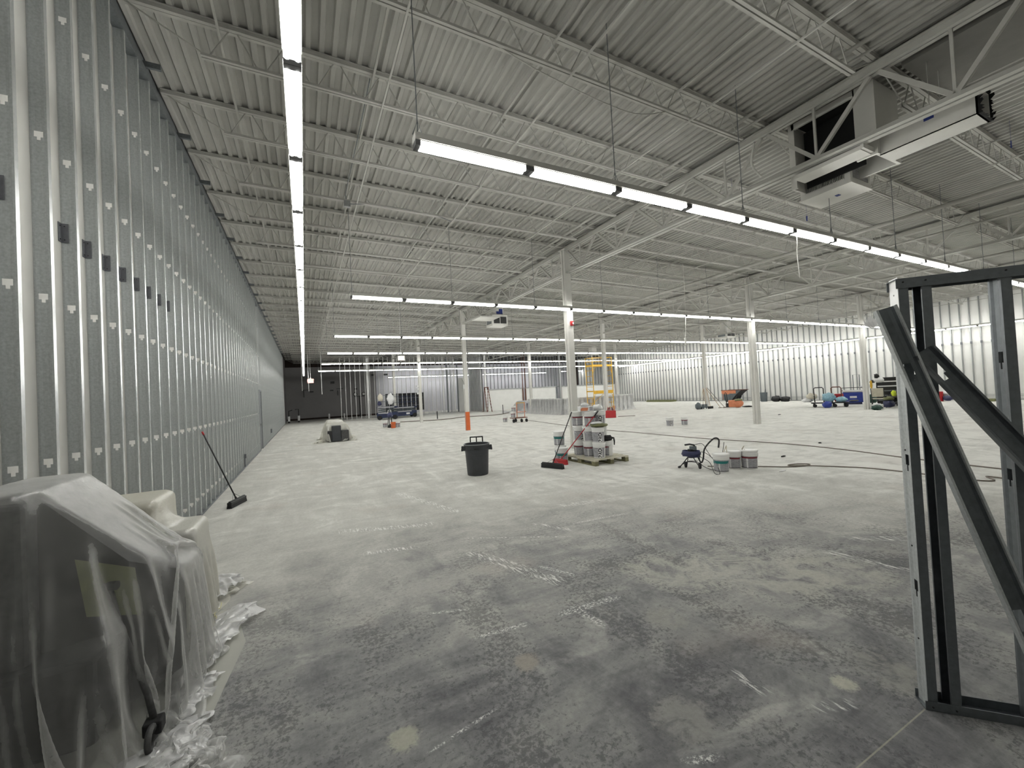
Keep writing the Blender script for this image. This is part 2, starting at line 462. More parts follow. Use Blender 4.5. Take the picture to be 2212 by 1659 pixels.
# walls
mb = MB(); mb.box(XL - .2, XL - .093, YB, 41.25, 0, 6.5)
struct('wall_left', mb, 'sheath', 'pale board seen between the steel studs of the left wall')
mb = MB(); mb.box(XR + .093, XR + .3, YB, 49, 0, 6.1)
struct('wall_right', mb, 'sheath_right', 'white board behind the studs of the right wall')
mb = MB(); mb.box(-1.9, 34.2, YB - .25, YB, 0, 6.5)
struct('wall_front', mb, 'sheath')
mb = MB(); mb.box(-1.9, 7.3, 48.3, 48.6, 0, 5.55)
struct('wall_back', mb, 'grey_wall', 'grey block wall at the far left end, darkened in colour for lack of light')
mb = MB()
mb.box(7.3, 8.25, 48.3, 48.6, 0, 5.55); mb.box(8.25, 12.75, 48.3, 48.6, 2.32, 5.55)
mb.box(12.75, 34.0, 48.3, 48.6, 0, 5.55); mb.box(8.25, 12.75, 48.3, 48.6, 0, .25)
struct('wall_back', mb, 'lilac_wall', 'pale block wall behind the far stud framing')
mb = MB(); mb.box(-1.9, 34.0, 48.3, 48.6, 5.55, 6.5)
struct('wall_back', mb, 'brown_dark', 'masonry strip at the top of the far wall, shade painted in as dark brown')
mb = MB(); mb.box(-1.9, -1.7, 41.25, 48.3, 0, 6.5)
struct('wall_left', mb, 'grey_wall', 'grey block return wall of the far left bay')
# black window opening of the far wall
w = MB(); w.box(8.25, 12.75, 48.62, 48.66, .25, 2.32)
wo = w.build('window_1', 'black'); wo['kind'] = 'structure'; wo['label'] = 'black opening in the far wall behind the blue lifts'
fm = MB()
for x in (8.27, 9.75, 11.25, 12.73): fm.box(x - .025, x + .025, 48.52, 48.6, .25, 2.32)
for z in (.9, 1.75): fm.box(8.25, 12.75, 48.52, 48.58, z - .02, z + .02)
fm.build('window_frame', 'galv_dull', wo)

# ------------------------------------------------------------------ studs
KZ = [.27, 1.455, 2.645, 3.835, 5.025]
def c_stud(H, d=.092, fl=.041, holes=True, groove=True):
    """open C profile, web in the plane y=0, flanges running +y, face at x=0, back at x=-d"""
    mb = MB()
    # web with stiffening grooves, split by knockouts
    xs = [0, -.012, -.030, -.062, -.080, -d]; off = [0, 0, .004, .004, 0, 0] if groove else [0] * 6
    zs = [0]
    hl = []
    if holes:
        for z in KZ:
            if z + .06 < H: zs += [z - .034, z - .012, z + .03]; hl.append(z)
    zs.append(H)
    xs2 = xs
    for zi in range(len(zs) - 1):
        a, b = zs[zi], zs[zi + 1]
        inh = holes and any(abs((a + b) / 2 - zz) < .035 for zz in hl)
        low = holes and any(abs((a + b) / 2 - (zz - .023)) < .003 for zz in hl)
        for i in range(5):
            x0, x1 = xs[i], xs[i + 1]; y0, y1 = off[i], off[i + 1]
            if inh:
                if low:
                    if i == 2:
                        mb.quad((x0, y0, a), (-.036, y0, a), (-.036, y0, b), (x0, y0, b))
                        mb.quad((-.056, y0, a), (x1, y1, a), (x1, y1, b), (-.056, y0, b)); continue
                else:
                    if i == 2: continue
                    if i == 1:
                        mb.quad((x0, y0, a), (-.022, .002, a), (-.022, .002, b), (x0, y0, b)); continue
                    if i == 3:
                        mb.quad((-.070, .002, a), (x1, y1, a), (x1, y1, b), (-.070, .002, b)); continue
            mb.quad((x0, y0, a), (x1, y1, a), (x1, y1, b), (x0, y0, b))
    mb.mi = 1
    mb.quad((0, 0, 0), (0, 0, H), (0, fl, H), (0, fl, 0)); mb.quad((0, fl, 0), (0, fl, H), (-.01, fl, H), (-.01, fl, 0))
    mb.quad((-d, 0, 0), (-d, fl, 0), (-d, fl, H), (-d, 0, H))
    return mb
s0 = c_stud(6.02).build('steel_stud', ['galv', 'galv_edge'])
tag(s0, 'galvanised steel C-stud standing in the left wall, knockout holes in its web', 'stud', 'studs of the left wall')
first = True
ks = [i for i in range(-6, 94)]
for k in ks:
    y = 3.73 + .3985 * k
    if 18.95 < y < 19.95: continue
    o = s0 if first else s0.copy()
    if not first: C.objects.link(o)
    o.location = (XL, y, .012); first = False
# tracks
mb = MB(); mb.box(XL - .093, XL + .002, YB, 18.95, 0, .035); mb.box(XL - .093, XL + .002, 19.95, 41.2, 0, .035)
struct('baseboard_left', mb, 'galv_dull', 'steel floor track of the left stud wall')
mb = MB(); mb.box(XL - .093, XL + .004, YB, 41.2, 5.97, 6.06); mb.box(XL - .093, XL - .06, YB, 41.2, 6.06, 6.3)
struct('trim_1', mb, 'galv_dull', 'steel head track along the top of the left wall')
mb = MB(); mb.box(XL - .1, XL + .004, 41.2, 41.3, 0, 6.1)
struct('trim_2', mb, 'galv_light', 'pale end post of the left wall')
# door in the left wall
dr = thing('door_1', 'dark steel door set in the far part of the left stud wall', 'door', (XL, 19.45, 0)); del dr['category']; dr['kind'] = 'structure'
MB().box(-.02, .005, -.48, -.42, 0, 2.42).box(-.02, .005, .42, .48, 0, 2.42).box(-.02, .005, -.48, .48, 2.36, 2.42).build('door_frame', 'galv_dull', dr)
MB().box(-.05, -.02, -.42, .42, .01, 2.36).build('door_leaf', 'galv_dull', dr)
MB().box(-.02, .04, -.36, -.33, 1.0, 1.06).build('door_handle', 'chrome', dr)
MB().box(-.02, -.012, -.40, -.3, .55, .63).build('hinge_plate', 'label_white', dr)

# L clips screwed in the back corners of the left studs
def clip_parts(root):
    mb = MB(); mb.box(.0, .003, -.048, 0, -.078, .078); mb.box(0, .044, -.003, 0.0, -.078, .078); mb.build('angle_plate', 'clip', root)
    sc_ = MB()
    for z in (-.055, .055):
        sc_.tube([(.022, -.003, z), (.022, -.007, z)], .0045, 6); sc_.tube([(.003, -.024, z), (.007, -.024, z)], .0045, 6)
    sc_.build('screws', 'black', root)
c0 = thing('steel_clip', 'dark steel angle clip cut by the left edge of the photo', 'clip', (XL - .0915, 3.728, 3.27))
clip_parts(c0)
names = ['first full', 'second', 'third', 'fourth', 'fifth', 'sixth', 'seventh', 'eighth']
for i in range(8):
    dup(c0, (XL - .0915, 3.728 + .3985 * (i + 2), 3.27), label='dark steel angle clip on the left wall, %s one from the left' % names[i])
# deck clips along the top of the left wall
k0 = MB().box(-.06, .13, -.02, .02, -.035, .035).build('roof_clip', 'galv_dull')
tag(k0, 'dark steel angle sticking out from the top of the left wall', 'bracket', 'head brackets of the left wall')
for i in range(24):
    o = k0 if i == 0 else k0.copy()
    if i: C.objects.link(o)
    o.location = (XL + .01, 4.95 + 1.524 * i, 6.14)

# right wall studs
rs = c_stud(5.74, holes=False, groove=False)
rs.xf(Matrix.Scale(-1, 4, (1, 0, 0)))
r0_ = rs.build('steel_stud', ['galv_far', 'galv_far'])
tag(r0_, 'thin grey steel stud in front of the white board of the right wall', 'stud', 'studs of the right wall')
def tab(root):
    mb = MB(); mb.box(-.07, 0, -.035, .035, 3.14, 3.27); mb.build('clip_tab', 'clip', root)
tab(r0_)
for i in range(92):
    y = 2.02 + .3875 * i
    if i == 0: o = r0_
    else:
        o = r0_.copy(); C.objects.link(o)
        for ch in r0_.children:
            c = ch.copy(); C.objects.link(c); c.parent = o
    o.location = (XR, y, .01)
mb = MB(); mb.box(XR, XR + .095, 1, 37.8, 0, .05)
struct('baseboard_right', mb, 'galv_far', 'steel floor track of the right wall')
for z in (.22, .30):
    mb = MB(); mb.box(XR + .02, XR + .05, 1.5, 37.5, z - .008, z + .008)
    tag(mb.build('wall_conduit', 'galv_far'), 'thin %s horizontal conduit low on the right wall' % ('lower' if z < .25 else 'upper'), 'pipe')

# far stud partition at Y = 41.2 (open studs, no boards)
ps = c_stud(5.9, holes=False, groove=False); ps.xf(Matrix.Rotation(-PI / 2, 4, 'Z'))
p0 = ps.build('steel_stud', ['galv_light', 'galv_light'])
tag(p0, 'slim pale steel stud of the open partition at the far left', 'stud', 'studs of the far open partition')
xs = [3.02 + .436 * i for i in range(26)]
for i, x in enumerate(xs):
    o = p0 if i == 0 else p0.copy()
    if i: C.objects.link(o)
    o.location = (x, 41.25, .0)
mb = MB(); mb.box(2.9, 14.4, 41.2, 41.3, 0, .03)
struct('baseboard_back', mb, 'galv_far', 'floor track of the far open partition')
# clustered posts at the end of that partition
for i, (x, wd, m, lb) in enumerate([(12.9, .10, 'galv_light', 'pale'), (13.35, .12, 'galv_dull', 'dark grey'), (13.75, .10, 'galv_far', 'mid grey'), (14.1, .16, 'galv_light', 'wide pale'), (14.5, .12, 'galv_dull', 'dark end')]):
    mb = MB(); mb.box(x, x + wd, 41.3, 41.42, 0, 5.9)
    tag(mb.build('steel_post', m), '%s steel post at the right end of the far open partition' % lb, 'post')
mb = MB(); mb.box(14.65, 15.35, 41.6, 41.7, 0, 3.6)
struct('wall_back', mb, 'sheath_right', 'narrow white board beside the far stud return')
# return wall with close studs, X = 16
for i in range(9):
    mb = c_stud(5.9, holes=False, groove=False)
    o = mb.build('steel_stud', ['galv_light', 'galv_light']) if i == 0 else rt_.copy()
    if i == 0: rt_ = o
    else: C.objects.link(o)
    tag(o, 'steel stud of the short return wall beside the tall ladder', 'stud', 'studs of the return wall')
    o.location = (15.95, 38.1 + .4 * i, 0)
mb = MB(); mb.box(16.0, 16.1, 38.0, 41.7, 0, 5.9)
struct('wall_back', mb, 'galv_far', 'grey board of the short return wall')

# framed wall with storefront openings, Y = 37.9
YW = 37.95
hs = c_stud(3.75, holes=False, groove=False); hs.xf(Matrix.Rotation(-PI / 2, 4, 'Z'))
h0 = hs.build('steel_stud', ['galv_dull', 'galv_dull'])
tag(h0, 'short steel stud above the long header of the far right wall', 'stud', 'cripple studs over the far header')
n = 0
for i in range(42):
    x = 16.5 + .4064 * i
    if any(abs(x - g) < .2 for g in (20.7, 24.9, 25.13)): continue
    o = h0 if n == 0 else h0.copy()
    if n: C.objects.link(o)
    n += 1; o.location = (x, YW, 2.2)
mb = MB(); mb.box(16.4, 33.3, YW - .1, YW + .02, 2.10, 2.20)
tag(mb.build('header_beam', 'galv_far'), 'long grey steel header across the far right framed wall', 'beam')
for i, (a, b) in enumerate([(16.45, 20.5), (21.0, 24.7), (25.5, 33.3)]):
    mb = MB(); mb.box(a, b, YW, YW + .06, 0, 2.1)
    struct('wall_back', mb, 'sheath_right', '%s white boarded bay under the far header' % ['left', 'middle', 'right'][i])
for i, (x, lb) in enumerate([(20.55, 'left of the first pair'), (20.85, 'right of the first pair'), (24.80, 'left of the second pair'), (25.38, 'right of the second pair'), (33.2, 'in the far right corner')]):
    mb = MB(); mb.box(x - .05, x + .05, YW - .12, YW - .02, 0, 2.1); mb.box(x - .03, x + .03, YW - .12, YW - .04, 2.1, 5.8)
    tag(mb.build('steel_jamb', ['rust' if i != 2 else 'galv_dull']), 'dark brown steel jamb under the far header, %s' % lb, 'post')
mb = MB()
for (a, b) in [(27.9, 28.5)]:
    mb.box(a, b, YW + .9, YW + 1.0, 2.2, 5.8)
struct('wall_back', mb, 'brown_dark', 'dark upright strip behind the far framed wall')
mb = MB(); mb.box(16.0, XR + .1, YW + 3.3, YW + 3.4, 2.2, 5.9)

# ------------------------------------------------------------------ columns
def column(x, y, wd, m, label, top=None, orange=False):
    zt = ztop(x) - .12 if top is None else top
    t = thing('steel_column', label, 'column', (x, y, 0))
    h = wd / 2
    mb = MB()
    if orange:
        mb.box(-h, h, -h, h, .92, zt)
    else: mb.box(-h, h, -h, h, 0, zt)
    mb.build('shaft', m, t, bev=.008)
    if orange:
        MB().box(-h - .002, h + .002, -h - .002, h + .002, 0, .92).build('painted_foot', 'orange', t)
        t.children[-1]['label'] = 'orange painted foot'
    MB().box(-h - .05, h + .05, -h - .05, h + .05, zt, zt + .02).build('cap_plate', m, t)
    MB().box(-h - .03, h + .03, -.006, .006, zt - .35, zt).build('gusset', m, t)
    MB().tube([(-h - .015, 0, .0), (-h - .015, 0, zt * .98)], .012, 6).build('corner_pipe', m, t)
    return t
column(GX[0], GY[0], .205, 'col_white', 'large white square column right behind the bucket stack, nearest of all')
column(GX[0], GY[1], .19, 'col_white', 'white square column with an orange painted foot', orange=True)
column(GX[0], GY[2], .19, 'col_white', 'white column with small white boxes, in front of the right blue lift')
column(GX[0], GY[3], .19, 'col_white', 'white column beside the left end of the right blue lift')
column(GX[1], GY[0], .205, 'col_white', 'large white square column between the orange machine and the grey bin')
column(GX[1], GY[1], .19, 'col_white', 'white square column behind the red tool bucket')
column(GX[1], GY[2], .19, 'col_white', 'white column rising at the left end of the plastic wrapped half wall')
column(GX[1], GY[3], .19, 'galv_light', 'pale column beside the tall brown ladder')
column(GX[2], GY[0], .20, 'col_white', 'white square column between the blue cooler and the stacked gear at right')
column(GX[2], GY[1], .19, 'col_white', 'white square column behind the leaning long-handled tools')
column(GX[2], GY[2], .19, 'col_white', 'white column behind the yellow scaffold')
column(GX[2], GY[3], .19, 'galv_far', 'grey column against the far framed wall')
column(5.42, 41.0, .20, 'galv_light', 'shiny pale round-edged post in the far open partition', top=5.9)
# devices on columns
a = thing('fire_alarm', 'small red fire alarm strobe high on the nearest white column', 'alarm', (GX[0] + .03, GY[0] - .10, 3.78))
MB().box(-.05, .05, -.05, -.005, -.07, .07).build('housing', 'red', a); MB().box(.0, .04, -.065, -.05, -.03, .03).build('lens', 'label_white', a)
a = thing('junction_box', 'small white box and bare conduit on the side of the orange-footed column', 'box', (GX[0] - .1, GY[1] - .05, 2.2))
MB().box(-.05, -.005, -.04, .04, -.12, .1).build('housing', 'label_white', a); MB().tube([(-.03, 0, .1), (-.05, 0, .25), (-.1, 0, .35)], .01, 6).build('conduit', 'galv_dull', a)
for i, z in enumerate((2.05, 2.35, 2.55)):
    mb = MB(); mb.box(-.14, -.005, -.06, .06, -.06, .06)
    o = mb.build('wall_box', 'label_white'); o.location = (GX[0] - .1, GY[2] - .02, z)
    tag(o, '%s of three small white boxes on the column before the right blue lift' % ['lowest', 'middle', 'topmost'][i], 'box')

# ------------------------------------------------------------------ joists
def joist(L, left_end=False):
    r = bpy.data.objects.new('roof_joist', None); C.objects.link(r)
    slope = -.0146
    mb = MB()
    a = (0, 0, -.03); b = (L, 0, -.03 + slope * L)
    for s in (-1, 1): mb.bar((0, s * .025, -.03), (L, s * .025, -.03 + slope * L), .044, .05)
    mb.bar((0, 0, -.006), (L, 0, -.006 + slope * L), .125, .010)
    mb.build('top_chord', 'steel_white', r)
    s0x = .72
    mb = MB()
    for s in (-1, 1):
        mb.bar((s0x, s * .024, -.43 + slope * s0x), (L - s0x, s * .024, -.43 + slope * (L - s0x)), .034, .03)
        mb.bar((s0x, s * .010, -.415 + slope * s0x), (L - s0x, s * .010, -.415 + slope * (L - s0x)), .005, .036)
    mb.build('bottom_chord', 'steel_white', r)
    mb = MB()
    def P(x, top): return (x, 0, (-.05 if top else -.42) + slope * x)
    mb.tube([P(.06, 1), P(.78, 0)], .009, 5)
    n = int(round((L - 1.5) / .585)); st = (L - 1.5) / n
    for i in range(n):
        x = .75 + st * i
        mb.tube([P(x + .04, 0), P(x + st / 2 - .04, 1), ], .0085, 5)
        mb.tube([P(x + st / 2 + .04, 1), P(x + st - .04, 0)], .0085, 5)
    mb.tube([P(L - .78, 0), P(L - .06, 1)], .009, 5)
    mb.build('web', 'steel_white', r)
    return r
bays = [(XL - .02, GX[0]), (GX[0], GX[1]), (GX[1], GX[2]), (GX[2], XR + .02)]
for bi, (xa, xb) in enumerate(bays):
    j = joist(xb - xa)
    nm = ['first bay from the left wall', 'second bay', 'third bay', 'bay against the right wall'][bi]
    tag(j, 'white open-web steel roof joist spanning the %s' % nm, 'joist', 'roof joists of the %s' % nm)
    cnt = 0
    for k in range(-5, 21):
        y = 7.1512 + 1.524 * k
        if y < YB + .1: continue
        if abs(xa) > 16 and y < -1: continue
        loc = (xa, y, ztop(xa))
        if cnt == 0: j.location = loc
        else: dup(j, loc)
        cnt += 1
# few joists of the dark far bay
jj = joist(GX[0] - XL)
tag(jj, 'white roof joist crossing the dark far bay', 'joist', 'roof joists of the far dark bay')
for i, y in enumerate((39.2, 40.7, 42.2, 43.7, 45.2, 46.7)):
    if i == 0: jj.location = (XL, y, ztop(XL))
    else: dup(jj, (XL, y, ztop(XL)))
jj = joist(GX[1] - GX[0]); tag(jj, 'roof joist above the far stud partition', 'joist', 'roof joists above the far partition')
for i, y in enumerate((39.2, 40.7, 42.2, 43.7, 45.2, 46.7)):
    if i == 0: jj.location = (GX[0], y, ztop(GX[0]))
    else: dup(jj, (GX[0], y, ztop(GX[0])))

# bridging angles running across the joists (one line each)
def bridging(x, zoff, label, y0=YB + .2, y1=41.0, r=.014):
    z = ztop(x) + zoff
    mb = MB(); mb.bar((x, y0, z), (x, y1, z), r * 2, r * 2)
    return tag(mb.build('bridging_angle', 'steel_white'), label, 'brace', 'bridging lines under the roof')
for x, zo in [(1.0, -.07), (1.1, -.45), (2.95, -.07), (3.15, -.46), (5.1, -.07), (5.3, -.46), (-.73, -.10),
              (9.2, -.07), (9.5, -.46), (11.7, -.07), (11.8, -.46), (14.0, -.46), (18.4, -.46), (18.3, -.07), (20.6, -.46), (23.0, -.46),
              (27.4, -.46), (29.5, -.46), (31.5, -.46)]:
    bridging(x, zo, 'straight white bridging line running away under the roof joists', r=.013 if zo > -.2 else .011)
# pipes / conduits running with the bays
for x, z, r, lb in [(6.45, 5.98, .028, 'white pipe running just left of the first truss girder'), (6.62, 5.93, .02, 'thinner white pipe beside the first truss girder'),
                    (12.9, 5.45, .05, 'fat white sprinkler main in the second bay'), (14.9, 5.35, .03, 'white sprinkler pipe left of the second truss girder'), (19.5, 5.3, .045, 'white sprinkler main in the third bay')]:
    mb = MB(); mb.tube([(x, YB + .2, z), (x, 37.5, z)], r, 10)
    tag(mb.build('roof_pipe', 'steel_white', smooth=True), lb, 'pipe')

# ------------------------------------------------------------------ truss girders
def girder(x, y0, y1, zb0, zb1, label, ext=True):
    t = thing('truss_girder', label, 'girder', (x, y0, 0))
    L = y1 - y0; zt = ztop(x) - .125
    mb = MB()
    for s in (-1, 1): mb.box(s * .045 - .032, s * .045 + .032, .13, L - .13, zt - .045, zt + .045); mb.box(s * .09 - .035, s * .09 + .035, .13, L - .13, zt + .035, zt + .047)
    mb.build('top_chord', 'girder_white', t)
    yb0, yb1 = (.14, L - .14) if ext else (.76, L - .76)
    def zb(y): return zb0 + (zb1 - zb0) * y / L
    mb = MB()
    for s in (-1, 1): mb.bar((s * .045, yb0, zb(yb0)), (s * .045, yb1, zb(yb1)), .05, .07); mb.bar((s * .075, yb0, zb(yb0) - .03), (s * .075, yb1, zb(yb1) - .03), .06, .01)
    mb.build('bottom_chord', 'girder_white', t)
    n = int(round(L / 1.524))
    for i in range(n):
        ya = L - 1.524 * i; ym = ya - .762; yc = ya - 1.524
        if yc < -.05: break
        a = MB().bar((0, min(ya - .05, L - .14), zt - .05), (0, ym, zb(ym) + .03), .055, .05, (1, 0, 0)); a.build('diagonal', 'girder_white', t)
        a = MB().bar((0, ym, zb(ym) + .03), (0, max(yc + .05, .14), zt - .05), .055, .05, (1, 0, 0)); a.build('diagonal', 'girder_white', t)
        a = MB().bar((0, ym, zb(ym) + .03), (0, ym, zt - .04), .032, .032, (1, 0, 0)); a.build('vertical', 'girder_white', t)
    return t
girder(GX[0], GY[0] - 9.144, GY[0], 5.10, 5.33, 'white truss girder overhead at right, passing beside the air duct')
girder(GX[0], GY[0], GY[1], 5.34, 5.35, 'white truss girder from the nearest column to the orange-footed column')
girder(GX[0], GY[1], GY[2], 5.35, 5.35, 'white truss girder beyond the orange-footed column')
girder(GX[0], GY[2], GY[3], 5.35, 5.35, 'white truss girder of the first column line at its far end')
girder(GX[1], GY[0] - 9.144, GY[0], 5.05, 5.0, 'white truss girder of the second column line nearest the camera')
girder(GX[1], GY[0], GY[1], 5.02, 5.05, 'white truss girder of the second column line, second bay')
girder(GX[1], GY[1], GY[2], 5.05, 5.05, 'white truss girder of the second column line, third bay')
girder(GX[1], GY[2], GY[3], 5.05, 5.05, 'white truss girder of the second column line, far bay')
girder(GX[2], GY[0] - 9.144, GY[0], 4.95, 4.95, 'white truss girder of the third column line nearest the camera')
girder(GX[2], GY[0], GY[1], 4.95, 4.95, 'white truss girder of the third column line, second bay')
girder(GX[2], GY[1], GY[2], 4.95, 4.95, 'white truss girder of the third column line, third bay')

# ------------------------------------------------------------------ light fixtures
FL = 1.22
def fixture():
    r = bpy.data.objects.new('strip_light', None); C.objects.link(r)
    mb = MB(); mb.box(0, FL, -.06, .06, .045, .105)
    mb.box(0, FL, -.052, .052, .036, .045)
    mb.build('housing', 'steel_white', r)
    for s in (-1, 1):
        t = MB().tube([(.05, s * .033, -.002), (FL - .05, s * .033, -.002)], .019, 8); t.build('fluorescent_tube', 'tube', r)
    for x in (.002, FL - .05):
        e = MB().box(x, x + .048, -.056, .056, -.014, .036); e.build('lamp_holder', 'holder', r)
    return r
HL = 4.152
rod_m = 'galv_dull'
def rod(x, y, z0, z1, label, grp):
    mb = MB(); mb.tube([(0, 0, 0), (0, 0, z1 - z0)], .0055, 5)
    mb.tube([(-.05, 0, -.003), (0, 0, .14), (.05, 0, -.003)], .004, 4)
    o = mb.build('hanger_rod', rod_m); o.location = (x, y, z0)
    return tag(o, label, 'rod', grp)
fx = fixture()
used = False
def put(x, y, z, rz, label, grp):
    global used
    if not used:
        fx.location = (x, y, z); fx.rotation_euler = (0, 0, rz); tag(fx, label, 'strip light', grp); used = True; return fx
    return dup(fx, (x, y, z), rz, label, grp)
# row along the left wall
for k in range(-2, 30):
    put(.013, 3.113 + FL * k, HL, PI / 2, 'twin-tube fluorescent strip light in the row running away along the left wall', 'left wall light row')
for k in range(-1, 29, 3):
    rod(.013, 3.113 + FL * k, HL + .105, ztop(0), 'thin hanger rod of the left wall light row', 'hanger rods of the left wall row')
rows = [(1.003, 3.727, 25, 'crossing row nearest the camera'), (1.016, 9.90, 26, 'second crossing row, behind the nearest'), (1.012, 16.05, 26, 'third crossing row'),
        (1.036, 21.81, 26, 'fourth crossing row'), (1.0, 28.06, 26, 'fifth crossing row'), (.985, 34.5, 27, 'sixth crossing row, farthest long one')]
rod0 = None
for (x0, y, n, nm) in rows:
    for k in range(n):
        x = x0 + FL * k
        put(x, y, HL - .0025 * x, 0, 'twin-tube fluorescent strip light in the %s' % nm, nm)
    for k in range(0, n, 2):
        x = x0 + FL * k + (.04 if k == 0 else 0)
        o = rod(x, y, HL + .105, ztop(x), 'thin hanger rod holding up the %s' % nm, 'hanger rods of the %s' % nm) if rod0 is None else rod0.copy()
        if rod0 is None: rod0 = o
        else:
            C.objects.link(o); o.location = (x, y, HL + .105); tag(o, 'thin hanger rod holding up the %s' % nm, 'rod', 'hanger rods of the %s' % nm)
# row on the right wall side
for k in range(27):
    put(32.35, 3.2 + FL * k, 4.04, PI / 2, 'twin-tube fluorescent strip light in the row along the right wall', 'right wall light row')
# row of the far bay
for k in range(17):
    x = 8.4 + FL * k
    put(x, 46.9, HL, 0, 'strip light glowing behind the far open studs', 'far bay light row')
for k in range(5):
    put(30.0 + FL * k * .5, 44.6, HL, 0, 'short far strip light seen through the scaffold', 'far right light row') if k % 2 == 0 else None

# ------------------------------------------------------------------ air handling near the first girder
t = thing('ceiling_diffuser', 'white box air diffuser with black side grille hanging at upper right', 'air diffuser', (8.0, 3.27, 4.92))
mb = MB()
W_, D_, H_ = .68, .74, .40
def fr(mb, o, ax, ay, w, h, b=.05, th=.02):
    """picture-frame rim in the plane spanned by ax, ay from corner o"""
    o = Vector(o); ax = Vector(ax); ay = Vector(ay)
    for (u0, u1, v0, v1) in ((0, w, 0, b), (0, w, h - b, h), (0, b, b, h - b), (w - b, w, b, h - b)):
        mb.quad(*[tuple(o + ax * u + ay * v) for u, v in ((u0, v0), (u1, v0), (u1, v1), (u0, v1))])
mb.quad((0, 0, 0), (W_, 0, 0), (W_, D_, 0), (0, D_, 0)); mb.quad((0, 0, H_), (W_, 0, H_), (W_, D_, H_), (0, D_, H_))
fr(mb, (0, 0, 0), (0, 1, 0), (0, 0, 1), D_, H_, .09); fr(mb, (0, 0, 0), (1, 0, 0), (0, 0, 1), W_, H_, .085)
fr(mb, (W_, 0, 0), (0, 1, 0), (0, 0, 1), D_, H_, .07); fr(mb, (0, D_, 0), (1, 0, 0), (0, 0, 1), W_, H_, .07)
mb.box(-.02, W_ + .02, -.02, D_ + .02, -.02, 0)
mb.build('casing', 'col_white', t)
g = MB().box(.04, W_ - .04, .04, D_ - .04, .06, H_ - .06).build('core', 'fan_black', t)
g = MB()
for i in range(26):
    y = .08 + (D_ - .16) * i / 25; g.box(.0, .03, y - .004, y + .004, .07, H_ - .07)
g.build('side_grille', 'steel_white', t)
g = MB()
for i in range(12):
    z = .08 + (H_ - .16) * i / 11; g.box(.07, W_ - .07, .0, .03, z - .004, z + .002)
g.build('front_grille', 'galv_light', t)
MB().box(.3, .38, .3, .36, -.026, -.02).build('badge', 'bluetape', t)
# far diffusers
def far_diff(x, y, z, w, d, h, label):
    t = thing('ceiling_diffuser', label, 'air diffuser', (x, y, z))
    m = MB(); m.box(0, w, 0, d, 0, h); m.build('casing', 'col_white', t, bev=.01)
    MB().box(.08, w / 2 - .02, -.012, -.002, .1, h - .1).box(w / 2 + .02, w - .08, -.012, -.002, .1, h - .1).build('front_grille', 'grille', t)
    MB().box(-.012, -.002, .1, d - .1, .1, h - .1).build('side_grille', 'galv_dull', t)
    MB().box(.15, w - .15, .15, d - .15, h, ztop(x) - z).build('drop_duct', 'col_white', t)
    return t
far_diff(8.0, 17.4, 4.98, .82, .72, .52, 'white box diffuser with blue tape above it, above the orange-footed column')
mb = MB(); mb.box(8.3, 8.62, 17.52, 17.54, 5.56, 5.68); mb.box(8.44, 8.62, 17.52, 17.54, 5.68, 5.8)
tag(mb.build('tape_patch', 'bluetape'), 'blue tape patch stuck above the distant box diffuser', 'tape')
far_diff(25.4, 17.75, 4.70, .9, .75, .4, 'white box diffuser hanging beside the third column line')
far_diff(25.4, 32.2, 4.7, .9, .8, .4, 'white box diffuser just above the scaffold top')
mb = MB(); mb.box(7.05, 8.0, 16.6, 17.6, 5.2, 5.26)
tag(mb.build('duct_pan', 'col_white'), 'white flat pan left of the distant box diffuser', 'duct')
# plenum between the girder and the roof with the black opening
t = thing('air_plenum', 'white framed plenum with a torn black opening beside the first girder', 'duct', (7.62, 0, 0))
zt = ztop(7.7) - .02
mb = MB(); mb.box(.0, .04, 2.80, 3.02, 5.02, zt); mb.box(0, .04, 3.86, 3.92, 5.02, zt); mb.box(0, .04, 3.0, 3.9, zt - .1, zt); mb.box(0, .75, 2.76, 2.80, 5.02, zt)
mb.box(.70, .74, 2.8, 3.92, 5.02, zt); mb.box(0, .75, 3.92, 3.95, 5.02, zt)
mb.build('casing', 'col_white', t)
MB().box(.3, .31, 3.02, 3.86, 5.05, zt - .1).build('lining', 'fan_black', t)
MB().box(.05, .70, 3.02, 3.86, zt - .05, zt - .01).build('roof_lining', 'fan_black', t)
mb = MB(); mb.box(-.32, .0, 2.84, 3.74, 5.04, 5.07); mb.box(-.32, -.30, 2.84, 3.74, 5.07, 5.1); mb.box(-.32, .04, 2.80, 2.84, 5.05, 5.12)
o = mb.build('duct_pan', 'col_white'); o.location = (7.62, 0, 0); tag(o, 'white flat pan under the near girder, just above the diffuser', 'duct')
# trunk duct with torn end
t = thing('trunk_duct', 'long white rectangular air duct with a torn black end at upper right', 'duct', (7.7, 1.72, 5.0))
mb = MB(); mb.box(0, .42, .06, 1.05, 0, .012); mb.box(0, .012, .06, 1.05, 0, .36); mb.box(.408, .42, .06, 1.05, 0, .36); mb.box(0, .42, .06, 1.05, .348, .36)
mb.build('casing', 'col_white', t)
mb = MB()
rr = random.Random(3)
pts = []
for i in range(40):
    s = i / 40 * 4
    if s < 1: p = (s * .42, 0)
    elif s < 2: p = (.42, (s - 1) * .36)
    elif s < 3: p = (.42 - (s - 2) * .42, .36)
    else: p = (0, .36 - (s - 3) * .36)
    pts.append(p)
for i in range(40):
    a, b = pts[i], pts[(i + 1) % 40]
    ya, yb = rr.uniform(.0, .05), rr.uniform(.0, .05)
    mb.quad((a[0], .08, a[1]), (b[0], .08, b[1]), (b[0], yb, b[1]), (a[0], ya, a[1]))
mb.build('torn_lining', 'fan_black', t)
MB().box(.014, .406, .3, .32, .014, .346).build('inner_dark', 'fan_black', t)
